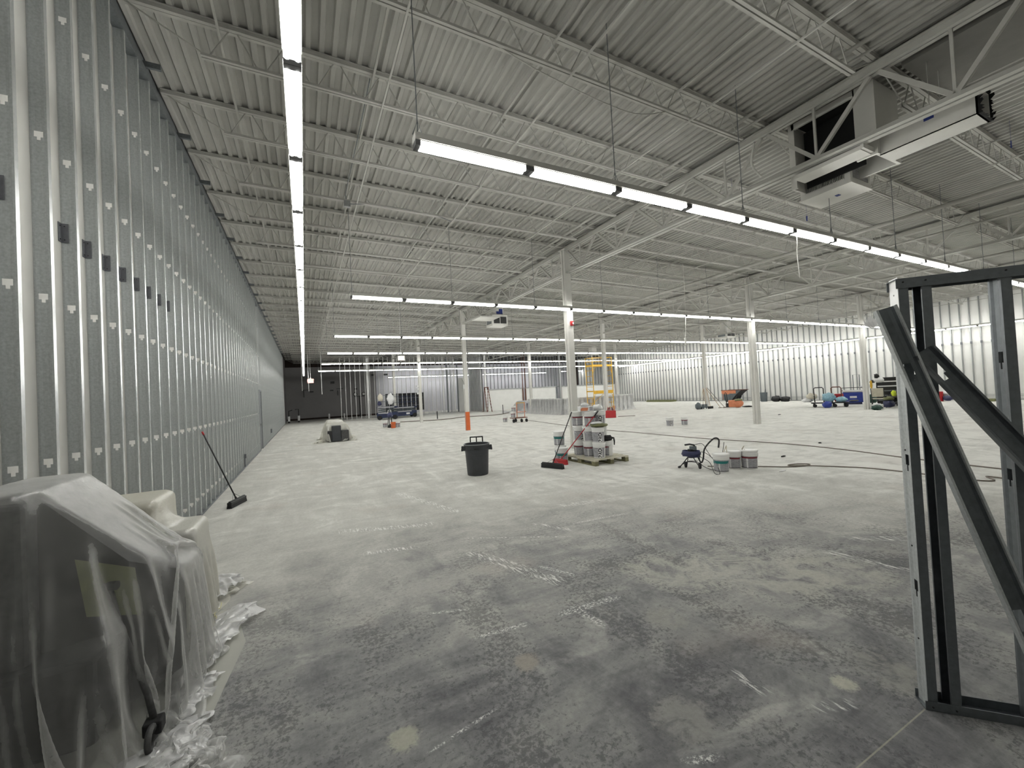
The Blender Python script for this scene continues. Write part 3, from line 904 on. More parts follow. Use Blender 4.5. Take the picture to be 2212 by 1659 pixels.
MB().bar((.02, .5, .34), (.02, .5, 1.12), .02, .004).bar((.40, .5, .34), (.40, .5, 1.12), .02, .004).build('strap', 'steel_white', t)
# ribbed plenum higher, right of girder
mb = MB(); mb.box(7.5, 8.9, -.4, 2.4, 6.0, 6.06)
tag(mb.build('roof_curb_panel', 'curb'), 'flat panel under the roof beyond the first girder', 'panel')

# small blue tapes hanging from joists
for x, y, z, lb in [(11.15, 2.23, 5.66, 'blue tape tag hanging near the far right of the roof'), (11.1, 5.46, 5.66, 'small blue tape tag just above the nearest crossing light row'), (8.33, 5.49, 5.66, 'blue tape tag hanging beyond the first truss girder')]:
    mb = MB(); mb.box(-.02, .02, -.004, .004, -.06, .05); mb.box(-.005, .03, -.003, .003, .0, .065); mb.box(-.002, .002, -.001, .001, .05, ztop(x) - z)
    o = mb.build('tape_tag', 'bluetape'); o.location = (x, y, z); tag(o, lb, 'tape')
mb = MB(); mb.box(7.692, 7.70, 2.18, 2.28, 5.20, 5.30)
tag(mb.build('tape_patch', 'bluetape'), 'blue tape on the side of the trunk duct', 'tape')

# hanging cables and conduit runs
def wire(pts, r, m, label, name='cable', cat='cable', n=6, sub=8):
    P = [Vector(p) for p in pts]; out = []
    for i in range(len(P) - 1):
        a = P[max(i - 1, 0)]; b = P[i]; c = P[i + 1]; d = P[min(i + 2, len(P) - 1)]
        for s in range(sub):
            t = s / sub
            out.append(.5 * ((2 * b) + (-a + c) * t + (2 * a - 5 * b + 4 * c - d) * t * t + (-a + 3 * b - 3 * c + d) * t ** 3))
    out.append(P[-1])
    o = MB().tube(out, r, n).build(name, m, smooth=True)
    return tag(o, label, cat)
wire([(7.27, 3.75, 4.25), (7.27, 3.74, 4.0), (7.285, 3.76, 3.8), (7.28, 3.74, 3.42)], .007, 'col_white', 'white cable dangling from the nearest crossing light row')
wire([(12.1, 9.95, 6.0), (12.1, 9.95, 5.0), (12.05, 9.95, 3.9), (11.95, 9.92, 3.35)], .010, 'col_white', 'long white cable dangling behind the nearest crossing row')
mb = MB(); mb.tube([(11.95, 9.92, 3.12), (11.95, 9.92, 3.38)], .03, 8)
tag(mb.build('cable_plug', 'col_white'), 'white plug at the end of the long dangling cable', 'plug')
wire([(.95, 5.6, 6.12), (.93, 6.8, 6.05), (.9, 8.6, 6.0), (.89, 8.66, 5.9), (.91, 8.68, 5.78)], .008, 'galv_dull', 'dark cable running down to the grey junction box under the roof')
mb = MB(); mb.box(.85, .97, 8.63, 8.71, 5.69, 5.81)
tag(mb.build('junction_box', 'galv_far'), 'grey metal junction box hanging under the roof joist', 'box')
wire([(.97, 8.66, 5.76), (1.6, 8.67, 5.83), (2.6, 8.66, 5.80), (3.1, 8.68, 5.72)], .008, 'galv_dull', 'dark cable looping right from the roof junction box')
wire([(2.1, 4.1, 5.80), (2.8, 4.13, 5.68), (4.1, 4.1, 5.54), (4.9, 4.1, 5.77)], .008, 'steel_white', 'white cable sagging below the overhead joist')
wire([(6.9, 4.1, 5.78), (7.2, 4.35, 5.6), (7.7, 4.5, 5.55)], .018, 'steel_white', 'white flexible conduit curving toward the plenum')
# conduits hanging down in front of the far grey wall
for x, y, zb_, lb in [(.35, 38.2, 2.75, 'white conduit hanging under the end of the left light row'), (1.35, 38.5, 2.45, 'white conduit hanging right of the exit sign'), (-.15, 41.5, 2.9, 'thin conduit hanging left of the light row end')]:
    mb = MB(); mb.tube([(x, y, zb_), (x, y, 6.1)], .028, 6)
    tag(mb.build('hanging_conduit', 'galv_light'), lb, 'pipe')
# exit signs
t = thing('exit_sign', 'red lit exit sign hanging on a rod by the end of the left light row', 'sign', (.48, 36.0, 3.35))
MB().box(-.21, .21, -.03, .03, 0, .33).build('housing', 'exit_face', t)
MB().tube([(0, 0, .33), (0, 0, 2.75)], .012, 6).build('stem', 'galv_light', t)
MB().box(-.06, .06, -.04, .04, .33, .40).build('canopy', 'label_white', t)
text_mesh('lettering', 'EXIT', .24, 'exit_ink', t, .002, .006, mtx=Matrix.Translation((0, -.034, .165)) @ Matrix.Rotation(PI / 2, 4, 'X'))
t = thing('exit_sign', 'pale amber sign box hanging in front of the dark roof void', 'sign', (3.82, 18.0, 3.42))
MB().box(-.15, .15, -.03, .03, 0, .215).build('housing', 'label_white', t, bev=.01)
MB().box(-.13, .13, -.034, -.03, .02, .195).build('face', 'amber_face', t)
MB().tube([(0, 0, .21), (0, 0, 2.7)], .008, 6).build('stem', 'galv_light', t)

# bits on the far grey wall
for i, (x, z, w_, h_, lb) in enumerate([(.15, 3.1, .5, .06, 'dark pipe bracket high on the grey wall, left of the hanging conduits'), (.0, 2.5, .07, .75, 'dark drop pipe on the grey wall, leftmost'), (.95, 2.85, .35, .13, 'small dark box on the grey wall under the light row end'),
                                ]):
    pass
def wallbit(x, z, w_, h_, lb, name='wall_box', m='black'):
    mb = MB(); mb.box(x - w_ / 2, x + w_ / 2, 48.18, 48.3, z - h_ / 2, z + h_ / 2)
    tag(mb.build(name, m), lb, 'box' if name == 'wall_box' else 'pipe')
wallbit(.15, 3.15, .55, .07, 'dark horizontal pipe on the far grey wall, leftmost', 'wall_pipe')
wallbit(-.05, 2.75, .07, .75, 'dark short drop pipe below the leftmost wall pipe', 'wall_pipe')
wallbit(.70, 2.93, .36, .13, 'small dark box on the grey wall under the light row end')
wallbit(2.75, 3.85, .4, .24, 'dark oval box high on the far grey wall')
wallbit(2.65, 3.0, .34, .12, 'small dark box on the grey wall below the oval one')
wallbit(3.45, 3.15, .7, .06, 'dark horizontal pipe on the grey wall left of the partition studs', 'wall_pipe')
wallbit(3.25, 2.7, .07, .55, 'dark drop pipe on the far grey wall, left of a pair', 'wall_pipe')
wallbit(3.55, 2.7, .07, .55, 'dark drop pipe on the far grey wall, right of a pair', 'wall_pipe')
wallbit(5.1, 3.05, .26, .16, 'dark box on the grey wall behind the partition studs')
wallbit(7.0, 4.55, .34, .16, 'dark bracket box high behind the partition, left one')
wallbit(8.35, 4.55, .5, .16, 'dark bracket box high behind the partition, right one')
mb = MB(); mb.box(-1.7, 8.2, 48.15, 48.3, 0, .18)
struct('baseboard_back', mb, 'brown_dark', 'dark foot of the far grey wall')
# plumbing stubs at the far left corner
for i, (x, y) in enumerate([(-1.35, 43.0), (-.55, 43.6)]):
    mb = MB(); mb.tube([(x, y, 0), (x, y, .16)], .09, 10); o = mb.build('pipe_stub', 'black_matte')
    tag(o, '%s white capped pipe stub in the far left corner' % ['left', 'right'][i], 'pipe')
    MB().tube([(x, y, .16), (x, y, .62)], .10, 10).build('white_cap', 'label_white', o)
    MB().tube([(x, y, .62), (x, y, 1.1 + .15 * i), (x + .3 - .6 * i, y, 1.2)], .035, 6).build('riser', 'black_matte', o)
for x, y, h_, lb in [(2.2, 46.2, .55, 'white capped pipe stub by the far grey wall, behind the wrapped machine'), (3.6, 45.5, .5, 'white pipe stub just left of the wrapped machine top')]:
    mb = MB(); mb.tube([(x, y, 0), (x, y, h_)], .08, 10); tag(mb.build('pipe_stub', 'label_white'), lb, 'pipe')
t = thing('work_light', 'black twin-head work light on a stand behind the partition studs', 'work light', (5.15, 45.5, 0))
MB().tube([(0, 0, 0), (0, 0, 2.25)], .05, 8).build('pole', 'black', t)
MB().tube([(-.5, 0, 2.2), (.5, 0, 2.2)], .03, 6).build('crossbar', 'black', t)
for s in (-1, 1):
    MB().wheel((s * .42, 0, 2.42), (0, 1, 0), .2, .12, 14).build('lamp_head', 'black', t)
    MB().wheel((s * .42, -.07, 2.42), (0, 1, 0), .13, .02, 14).build('lamp_lens', 'lens', t)
for a_ in (0, 2.1, 4.2): MB().tube([(0, 0, .4), (math.cos(a_) * .4, math.sin(a_) * .4, .02)], .02, 6).build('leg', 'black', t)
# outlet on left wall
mb = MB(); mb.box(XL, XL + .05, 14.0, 14.12, .30, .42); mb.tube([(XL + .01, 14.06, .05), (XL + .01, 14.06, .3)], .012, 6)
tag(mb.build('outlet_box', 'clip'), 'small dark outlet box low on the left wall, beyond the leaning broom', 'box')
mb = MB(); mb.box(XL, XL + .05, 24.4, 24.55, .35, .55)
tag(mb.build('outlet_box', 'clip'), 'small dark outlet box low on the left wall, past the door', 'box')

# ================================================================== things on the floor
# ------------------------------------------------------------------ stud frame at right
FC = Vector((2.885, 1.0, 0)); fu = Vector((.67, -.742, 0)).normalized(); fwv = Vector((-fu.y, fu.x, 0))
FM = Matrix((fu, fwv, Vector((0, 0, 1)))).transposed().to_4x4(); FM.translation = FC
fr_t = thing('stud_frame', 'dark steel stud frame standing unfinished at the right edge', 'frame')
fr_t.matrix_world = FM
# local axes: x along the frame, y away from the camera, z up
def channel(mb, u, side, z0, z1, d=.092, fl=.041, lip=.010, knock=()):
    """stud: web plane at x=u, flanges toward side (+1/-1)"""
    zs = sorted({z0, z1} | {k + a for k in knock for a in (-.045, -.012, .045) if z0 < k < z1})
    xs = [0, .014, .030, .062, .078, d]; off = [0, 0, .005, .005, 0, 0]
    for a, b in zip(zs[:-1], zs[1:]):
        c = (a + b) / 2
        inh = any(abs(c - k) < .046 for k in knock); low = any(-.046 < c - k < -.012 for k in knock)
        for i in range(5):
            y0, y1 = xs[i], xs[i + 1]; o0, o1 = off[i] * side, off[i + 1] * side
            if inh and i == 2:
                if low: mb.quad((u + o0, y0, a), (u + o0, y0 + .010, a), (u + o0, y0 + .010, b), (u + o0, y0, b)); mb.quad((u + o1, y1 - .010, a), (u + o1, y1, a), (u + o1, y1, b), (u + o1, y1 - .010, b))
                continue
            mb.quad((u + o0, y0, a), (u + o1, y1, a), (u + o1, y1, b), (u + o0, y0, b))
    mb.mi = 1
    for y in (0, d):
        mb.quad((u, y, z0), (u + side * fl, y, z0), (u + side * fl, y, z1), (u, y, z1))
        yy = y + lip if y == 0 else y - lip
        mb.quad((u + side * fl, y, z0), (u + side * fl, yy, z0), (u + side * fl, yy, z1), (u + side * fl, y, z1))
    mb.mi = 0
    return mb
H3 = 2.30
for nm, u, s, kn in [('stud', 0, 1, (.62, 1.30, 2.02)), ('stud', .137, -1, (.62, 1.23)), ('stud', .406, 1, (.62, 1.23, 1.83)), ('stud', .72, 1, (.62, 1.23, 1.83)), ('stud', 1.13, 1, (.62, 1.23))]:
    channel(MB(), u, s, .004, H3 - .004, knock=kn).build(nm, ['frame_dark', 'frame_dark'], fr_t)
fr_t.children[0].data.materials[0] = M['galv']
fr_t.children[0]['label'] = 'end stud with its bright web facing left'
def track(z, dz):
    mb = MB()
    L0, L1 = -.012, 1.3
    mb.box(L0, L1, -.003, .095, z - .0015, z + .0015)
    mb.box(L0, L1, -.0045, -.0015, min(z, z + dz), max(z, z + dz)); mb.box(L0, L1, .0935, .0965, min(z, z + dz), max(z, z + dz))
    return mb
track(H3, -.052).build('top_track', 'frame_dark', fr_t)
track(.003, .045).build('bottom_track', 'frame_dark', fr_t)
mb = MB()
for (u, z) in [(.018, H3 - .02), (.112, H3 - .022), (.425, H3 - .018), (.018, .02), (.112, .022), (.425, .02)]:
    mb.tube([(u, -.0045, z), (u, -.008, z)], .0045, 8)
for z in (2.22, 2.10, 1.25 + .12, .85, .35):
    mb.tube([(-.0, .045, z), (-.004, .045, z)], .0045, 8)
mb.build('screws', 'black', fr_t)
mb = MB(); mb.box(-.03, .012, .006, .088, 2.14, 2.30); mb.xf(Matrix.Translation((-.0, 0, 0)))
# thin end plate bright at the top of the corner
MB().box(-.003, -.001, .0, .09, 2.06, 2.31).build('corner_plate', 'galv_light', fr_t)
# diagonal braces
def brace(p, q, y_off0, y_off1, label, knocks, mats, flip=1):
    """stud laid diagonally; web faces the camera; p,q = (u,z) centre line"""
    P = Vector((p[0], y_off0, p[1])); Q = Vector((q[0], y_off1, q[1])); d = (Q - P); L = d.length; d.normalize()
    n = Vector((0, -1, 0)); a = d.cross(n).normalized(); n = a.cross(d).normalized()
    if n.y > 0: n = -n; a = -a
    mb = MB()
    def pt(s, t, h): return tuple(P + d * s + a * t + n * h)
    w = .046
    ts = [-w, -.032, -.016, .016, .032, w]; hs = [0, 0, -.004, -.004, 0, 0]
    ss = sorted({0, L} | {k + e for k in knocks for e in (-.05, .015, .05)})
    for s0, s1 in zip(ss[:-1], ss[1:]):
        c = (s0 + s1) / 2
        inh = any(abs(c - k) < .05 for k in knocks); low = any(.015 < c - k < .05 for k in knocks)
        for i in range(5):
            if inh and i == 2:
                if low: mb.quad(pt(s0, -.016, -.004), pt(s0, -.004, -.004), pt(s1, -.004, -.004), pt(s1, -.016, -.004))
                continue
            mb.quad(pt(s0, ts[i], hs[i]), pt(s0, ts[i + 1], hs[i + 1]), pt(s1, ts[i + 1], hs[i + 1]), pt(s1, ts[i], hs[i]))
    mb.mi = 1
    for s in (-1, 1):
        mb.quad(pt(0, s * w, 0), pt(L, s * w, 0), pt(L, s * w, -.041 * flip), pt(0, s * w, -.041 * flip))
        mb.quad(pt(0, s * w, -.041 * flip), pt(L, s * w, -.041 * flip), pt(L, s * (w - .01), -.041 * flip), pt(0, s * (w - .01), -.041 * flip))
    o = mb.build('diagonal_brace', mats, None)
    o.matrix_world = FM.copy()
    for v in o.data.vertices: v.co = FM @ v.co
    o.matrix_world = Matrix.Identity(4)
    return tag(o, label, 'stud')
b1 = brace((-.094, 2.14), (.475, .02), -.052, -.135, 'steel stud leaning steeply across the front of the stud frame', (.36, 1.62), ['frame_dark', 'galv'], -1)
b2 = brace((.055, 1.90), (1.25, .06), -.048, -.075, 'second steel stud slanting down to the right across the frame', (.13, .9), ['frame_dark', 'frame_dark'], -1)
# torn scrap of tape at the frame top left
mb = MB()
q0 = FM @ Vector((-.135, -.08, 2.06))
for i in range(4):
    mb.quad((q0.x - .02 * i, q0.y + .01 * i, q0.z + .02), (q0.x - .02 * i - .03, q0.y + .02, q0.z + .05 - .01 * i), (q0.x - .02 * i - .02, q0.y + .02, q0.z - .01), (q0.x - .02 * i + .02, q0.y, q0.z - .03))
tag(mb.build('plastic_scrap', 'film3'), 'crumpled clear plastic scrap caught on the top of the steep leaning stud', 'plastic')

# ------------------------------------------------------------------ pails
def pail(kind):
    """kinds: pro, maroon, teal, plain_low"""
    r = bpy.data.objects.new('plastic_bucket', None); C.objects.link(r)
    prof = [(0, 0), (.128, 0), (.132, .006), (.143, .262), (.150, .262), (.152, .270), (.145, .274), (.145, .290), (.152, .292), (.153, .300), (.146, .304), (.147, .335)]
    MB().lathe(prof + [(.152, .338), (.152, .345), (.146, .345), (.127, .06), (0, .05)], 28).build('body', 'pail', r, smooth='auto')
    MB().lathe([(.150, .334), (.156, .334), (.157, .352), (.150, .362), (.135, .362), (.128, .356), (0, .356)], 28).build('lid', 'pail', r, smooth='auto')
    # label wraps the front (toward -y)
    a0, a1 = -PI * .93, -PI * .12
    def rad(z): return .132 + (.143 - .132) * (z / .262) + .0012
    lab = 'label_grey'
    MB().lathe([(rad(.03), .03), (rad(.245), .245)], 18, a0=a0, a1=a1).build('label', lab, r, smooth=True)
    for zz, (p, q) in {'a': (.2, .203)}.items(): pass
    if kind == 'pro':
        MB().lathe([(rad(.245) + .0005, .240), (rad(.25) + .0005, .247)], 18, a0=a0, a1=a1).build('label_edge', 'ink', r)
        MB().lathe([(rad(.03) + .0004, .03), (rad(.245) + .0004, .238)], 6, a0=-PI * .50, a1=-PI * .27).build('label_panel', 'label_white', r)
        def wrap(p):
            ang = -PI * .385 + p.x / .139
            rr = rad(p.y) + .001 + p.z
            return Vector((math.cos(ang) * rr, math.sin(ang) * rr, p.y))
        def rot(p): return wrap(Vector((-p.y, p.x + .128, p.z)))
        text_mesh('lettering', 'PRO', .112, 'ink', r, .0004, .0045, wrap=rot)
    else:
        band = 'maroon' if kind == 'maroon' else 'teal'
        z0, z1 = (.205, .235) if kind == 'maroon' else (.175, .225)
        MB().lathe([(rad(z0) + .0006, z0), (rad(z1) + .0006, z1)], 18, a0=a0, a1=a1).build('colour_band', band, r)
        MB().lathe([(rad(.03) + .0005, .03), (rad(z0) + .0005, z0)], 6, a0=-PI * .62, a1=-PI * .56).build('label_panel', 'label_white', r)
        MB().lathe([(rad(.02) + .0007, .022), (rad(.03) + .0007, .034)], 18, a0=a0, a1=a1).build('label_edge', 'ink', r)
    # bail handle hanging down at the side
    pts = [(-.151 * math.cos(t), -.155 * math.sin(t) * .4 - .02 * math.sin(t), .285 - .135 * math.sin(t)) for t in [PI * i / 16 for i in range(17)]]
    hb = MB().tube([(p[0], -abs(p[1]) - .09 * math.sin(PI * i / 16), p[2]) for i, p in enumerate(pts)], .003, 5); hb.build('wire_handle', 'chrome', r)
    return r
P_ = {k: pail(k) for k in ('pro', 'maroon', 'teal')}
usedp = set()
def put_pail(kind, x, y, z, rz, label, lid=True, s=1.0):
    src = P_[kind]
    if kind in usedp: o = dup(src, (x, y, z), rz)
    else: usedp.add(kind); o = src; o.location = (x, y, z); o.rotation_euler = (0, 0, rz)
    if s != 1: o.scale = (s, s, s)
    tag(o, label, 'bucket')
    return o
zp = .142
A_ = R(-36)   # faces the camera
# bottom layer on the pallet
put_pail('maroon', 6.10, 8.42, zp, A_ - .5, 'white bucket at the back left of the pallet, bottom layer')
put_pail('maroon', 6.13, 8.06, zp, A_, 'maroon-banded white bucket in the bottom layer of the pallet, left of the front one')
put_pail('pro', 6.16, 7.73, zp, A_ - .25, 'white bucket lettered PRO at the front of the pallet, bottom layer')
put_pail('maroon', 6.50, 7.86, zp, A_ - .9, 'white bucket under the black bag, right end of the pallet stack')
put_pail('maroon', 6.48, 8.22, zp, A_ - .9, 'white bucket hidden behind the bottom layer of the pallet stack')
put_pail('maroon', 6.45, 8.56, zp, A_, 'white bucket at the far corner of the pallet, bottom layer')
zp2 = zp + .362
put_pail('pro', 6.08, 8.38, zp2, A_ + .35, 'white bucket lettered PRO in the middle layer, left one')
put_pail('pro', 6.13, 8.06, zp2, A_ + .55, 'white bucket lettered PRO in the middle layer, partly behind the red handle')
put_pail('pro', 6.16, 7.74, zp2, A_ - .05, 'white bucket lettered PRO in the middle layer, under the green and white bag')
put_pail('pro', 6.48, 8.03, zp2, A_ - .75, 'white bucket turned away in the middle layer, right end')
put_pail('maroon', 6.40, 8.40, zp2, A_ + .2, 'white bucket hidden in the middle layer of the stack')
zp3 = zp2 + .362
put_pail('maroon', 6.07, 8.42, zp3, A_ + .2, 'top layer bucket at the left, behind the black broom handle')
put_pail('maroon', 6.20, 8.08, zp3, A_ + .15, 'maroon-banded bucket in the middle of the top layer')
put_pail('pro', 6.53, 8.10, zp3, A_ - .3, 'top layer bucket lettered PRO at the right, behind the red broom handle')
# teal buckets beside the pallet
put_pail('teal', 5.62, 8.50, 0, A_, 'teal-banded white bucket on the floor, leftmost beside the pallet')
put_pail('teal', 5.84, 8.90, 0, A_ - .2, 'teal-banded white bucket on the floor touching the pallet')
put_pail('teal', 5.84, 8.93, .362, A_ - .1, 'teal-labelled bucket stacked on top of another, left of the pallet')
# three buckets beside the sprayer
put_pail('teal', 7.34, 5.42, 0, R(-52), 'teal-banded open bucket beside the paint sprayer')
put_pail('maroon', 7.80, 5.47, 0, R(-66), 'maroon-banded bucket behind the other two by the sprayer')
put_pail('maroon', 8.02, 5.28, 0, R(-56), 'maroon-banded white bucket at the right end of the sprayer group', s=1.05)
put_pail('pro', 13.75, 12.45, 0, R(-48), 'lone white bucket on the open floor, left of a pair')
put_pail('maroon', 14.52, 12.35, 0, R(-50), 'lone white bucket on the open floor, right of a pair', s=.93)
put_pail('maroon', 10.80, 22.35, 0, R(-26), 'small white bucket alone, left of the orange cart', s=.95)
put_pail('maroon', 4.45, 26.55, 0, R(-10), 'white bucket left of the distant navy machine')
put_pail('maroon', 5.10, 25.9, 0, R(-10), 'white bucket right behind the distant orange bucket')
t = thing('plastic_bucket', 'bright orange bucket far off before the blue lifts', 'bucket', (4.72, 25.35, 0))
MB().lathe([(0, 0), (.128, 0), (.132, .01), (.146, .27), (.153, .28), (.148, .345), (.153, .36), (.146, .36), (.126, .05), (0, .04)], 22).build('body', 'orange', t, smooth='auto')
MB().tube([(-.15, -.02, .30), (-.1, -.16, .2), (0, -.2, .15), (.1, -.16, .2), (.15, -.02, .30)], .005, 5).build('wire_handle', 'chrome', t)

# paper / box bits on top of the stack
zt3 = zp3 + .362
t = thing('glue_box', 'white box with an orange print lying on top of the bucket stack', 'box', (6.16, 8.12, zt3 + .004), R(-20))
MB().box(-.20, .13, -.12, .12, 0, .125).build('carton', 'label_white', t, bev=.006)
MB().poly([(-.19, -.122, .02), (-.02, -.122, .02), (.0, -.122, .09), (-.15, -.122, .10), (-.19, -.122, .07)]).build('orange_print', 'safety_orange', t)
MB().box(.03, .11, -.123, -.121, .02, .105).build('grey_print', 'label_grey', t)
o = MB().blob((0, 0, .07), .13, .12, .075, 2, .35, 18).build('plastic_bag', 'pail', smooth=True); o.location = (6.50, 8.14, zt3 + .0)
tag(o, 'white crumpled plastic bag on the right of the stack top', 'bag')
o = MB().blob((0, 0, .03), .10, .10, .05, 5, .3, 16).build('plastic_bag', 'label_white', smooth=True); o.location = (6.36, 8.04, zt3 + .128)
o.location = (6.13, 8.16, zt3 + .131)
tag(o, 'small white bag lying on the orange-printed box', 'bag')
zb = zp2 + .362
o = MB().blob((0, 0, .045), .22, .17, .05, 8, .35, 20, 2.6).build('folded_bag', 'olive', smooth=True); o.location = (6.19, 7.72, zb)
tag(o, 'dusty green bag lying on the front bucket of the middle layer', 'bag')
o = MB().blob((0, 0, .02), .15, .10, .035, 11, .3, 18, 2.6).build('folded_bag', 'label_white', smooth=True); o.location = (6.13, 7.74, zb + .075)
tag(o, 'white flattened bag on top of the dusty green bag', 'bag')
t = thing('tool_bag', 'black cloth tool bag slumped on the right bucket of the pallet', 'bag', (6.50, 7.86, zp + .362))
MB().blob((0, 0, .05), .15, .13, .075, 4, .45, 20, 3).build('bag_body', 'black_matte', t, smooth=True)
MB().tube([(.10, -.04, .07), (.17, -.07, .05), (.175, -.08, -.03), (.165, -.08, -.12)], [.02, .022, .02, .012], 7).build('strap', 'black_matte', t, smooth=True)

# ------------------------------------------------------------------ pallet
t = thing('wooden_pallet', 'pale wooden pallet under the bucket stack', 'pallet', (5.86, 7.52, 0))
PX, PY = 1.0, 1.22
for i in range(7):
    y = .0 + i * (PY - .14) / 6
    MB().box(0, PX, y, y + .14, .122, .140).build('deck_board', 'wood', t, bev=.003)
for x in (0, PX / 2 - .05, PX - .10):
    MB().box(x, x + .10, 0, PY, .100, .121).build('stringer_board', 'wood', t)
    for y in (0, PY / 2 - .07, PY - .14):
        MB().box(x, x + .10, y, y + .14, .022, .0995).build('block', 'wood_green', t, bev=.004)
    MB().box(x, x + .10, 0, PY, .0, .0215).build('bottom_board', 'wood_green', t)
t2 = None

# ------------------------------------------------------------------ brooms
def broom(name, label, head, top, hdir, m_handle, m_grip, m_head, m_brush, hl=.45, grip=.14, r=.012, clean_hd=True, m_low=None):
    t = thing(name, label, 'broom', (head[0], head[1], 0))
    h = Vector(hdir).normalized(); T = Vector(top) - Vector((head[0], head[1], 0))
    n = Vector((-h.y, h.x, 0))
    base = Vector((0, 0, .085))
    mb = MB()
    mb.bar(base - h * hl / 2, base + h * hl / 2, .075, .045)
    mb.bar(base - h * hl / 2 * .96 + Vector((0, 0, .03)), base + h * hl / 2 * .96 + Vector((0, 0, .03)), .04, .02)
    mb.build('head', m_head, t, bev=.006)
    mb = MB(); rr = random.Random(1)
    k = 26
    for i in range(k):
        s = -hl / 2 + hl * (i + .5) / k
        for j in (-1, 0, 1):
            b0 = base + h * s + n * (j * .022) + Vector((0, 0, -.02)); b1 = Vector((b0.x + n.x * j * .012, b0.y + n.y * j * .012, .002))
            mb.bar(b0, b1, hl / k * .98, .022, up=tuple(n))
    mb.build('bristles', m_brush, t)
    d = (T - base).normalized(); L = (T - base).length
    if m_low:
        MB().tube([base + d * .02, base + d * L * .32], r, 10).build('handle', m_low, t, smooth=True)
        MB().tube([base + d * L * .32, base + d * (L - grip)], r, 10).build('handle', m_handle, t, smooth=True)
    else: MB().tube([base + d * .02, base + d * (L - grip)], r, 10).build('handle', m_handle, t, smooth=True)
    MB().tube([base + d * (L - grip), base + d * L], r * 1.25, 10).build('grip', m_grip, t, smooth=True)
    MB().tube([base, base + d * .09], [.026, r * 1.1], 10).build('socket', m_head, t, smooth=True)
    mb = MB()
    for s in (-1, 1): mb.tube([base + h * (s * hl * .3) + Vector((0, 0, .02)), base + d * .16], .004, 5)
    mb.build('brace_wire', 'galv_dull', t)
    return t
broom('push_broom', 'black push broom leaning on the left stud wall', (-1.17, 9.02), (-1.575, 8.62, 1.40), (.30, .95, 0), 'black', 'red', 'black', 'black_matte', hl=.56, grip=.06, r=.0115)
broom('push_broom', 'black-handled push broom with a wide black head, leaning on the bucket stack', (5.02, 8.02), (5.885, 8.38, 1.225), (.12, -.30, 0), 'black', 'black', 'black', 'black_matte', hl=.60)
broom('push_broom', 'red push broom leaning on the bucket stack, black grip at the top', (5.44, 8.33), (6.30, 7.86, 1.235), (.10, -.36, 0), 'red', 'black', 'red', 'red', hl=.42, grip=.16)

# ------------------------------------------------------------------ trash can
t = thing('trash_can', 'dark grey round trash can with a dolly handle standing alone mid-floor', 'trash can', (3.40, 8.58, 0), R(-22))
prof = [(0, .015), (.215, .015), (.225, 0), (.232, .012), (.236, .05), (.262, .50), (.268, .56), (.262, .565), (.270, .64), (.286, .655), (.290, .675), (.282, .686), (.272, .68), (.262, .60), (.225, .05), (0, .04)]
mb = MB().lathe(prof, 40)
# shallow vertical flutes
vs = []
for (x, y, z) in mb.v:
    a = math.atan2(y, x); r_ = math.hypot(x, y)
    if .05 < z < .5 and r_ > .2:
        k = 1 - .018 * (1 if (a * 6 / PI) % 2 < .5 else 0)
        x *= k; y *= k
    vs.append((x, y, z))
mb.v = vs
mb.build('body', 'can', t, smooth='auto')
MB().lathe([(.283, .672), (.292, .676), (.292, .690), (.283, .694), (.276, .688)], 40).build('rim', 'can_rim', t, smooth=True)
for s in (-1, 1):
    mb = MB()
    mb.poly([(s * .265, -.07, .655), (s * .265, .07, .655), (s * .33, .06, .60), (s * .335, .05, .555), (s * .335, -.05, .555), (s * .33, -.06, .60)])
    mb.box(min(s * .262, s * .34), max(s * .262, s * .34), -.065, -.05, .545, .64); mb.box(min(s * .262, s * .34), max(s * .262, s * .34), .05, .065, .545, .64)
    mb.box(min(s * .31, s * .345), max(s * .31, s * .345), -.065, .065, .54, .59)
    mb.build('side_handle', 'can', t)
# raised panel and embossed name
MB().lathe([(.2585, .16), (.262, .16), (.279, .47), (.275, .47)], 8, a0=-PI * .62, a1=-PI * .38).build('front_panel', 'can', t)
def wrapc(p):
    ang = -PI / 2 + p.x / .275; rr = .272 + p.z
    return Vector((math.cos(ang) * rr, math.sin(ang) * rr, p.y + .592))
text_mesh('lettering', 'BRUTE', .038, 'ink', t, .002, .001, wrap=wrapc)
mb = MB()
for x in (-.14, 0, .14): mb.bar((x, .29, .05), (x, .29, .80), .026, .02, (0, 1, 0))
mb.bar((-.152, .29, .805), (.152, .29, .805), .024, .026)
mb.build('dolly_handle', 'black', t)

# ------------------------------------------------------------------ paint sprayer
t = thing('paint_sprayer', 'navy airless paint sprayer on a wheeled stand with its hose coiled on top', 'paint sprayer', (7.22, 6.02, 0), R(-50))
mb = MB()
mb.tube([(-.24, -.02, .015), (-.15, 0, .12), (-.06, .0, .24)], .011, 7)
mb.tube([(-.10, .05, .03), (-.06, .05, .24)], .009, 7); mb.tube([(.12, .06, .05), (.02, .03, .25)], .009, 7)
mb.tube([(-.14, -.08, .14), (0, -.10, .15), (.14, -.06, .12), (.2, 0, .06)], .008, 7); mb.tube([(-.2, .04, .06), (-.05, .09, .13), (.12, .1, .13)], .008, 7)
mb.build('stand', 'black', t, smooth=True)
for s, x in ((-1, -.12), (1, .15)):
    MB().wheel((x, -.06 * s - .02, .065), (1, .2, 0), .065, .045, 16).build('wheel', 'black_matte', t)
MB().tube([(-.27, -.03, .012), (-.22, -.015, .03)], .022, 8).build('foot', 'black_matte', t)
MB().tube([(0, 0, .22), (0, 0, .40)], [.075, .07], 14).build('pump_body', 'black', t, smooth='auto')
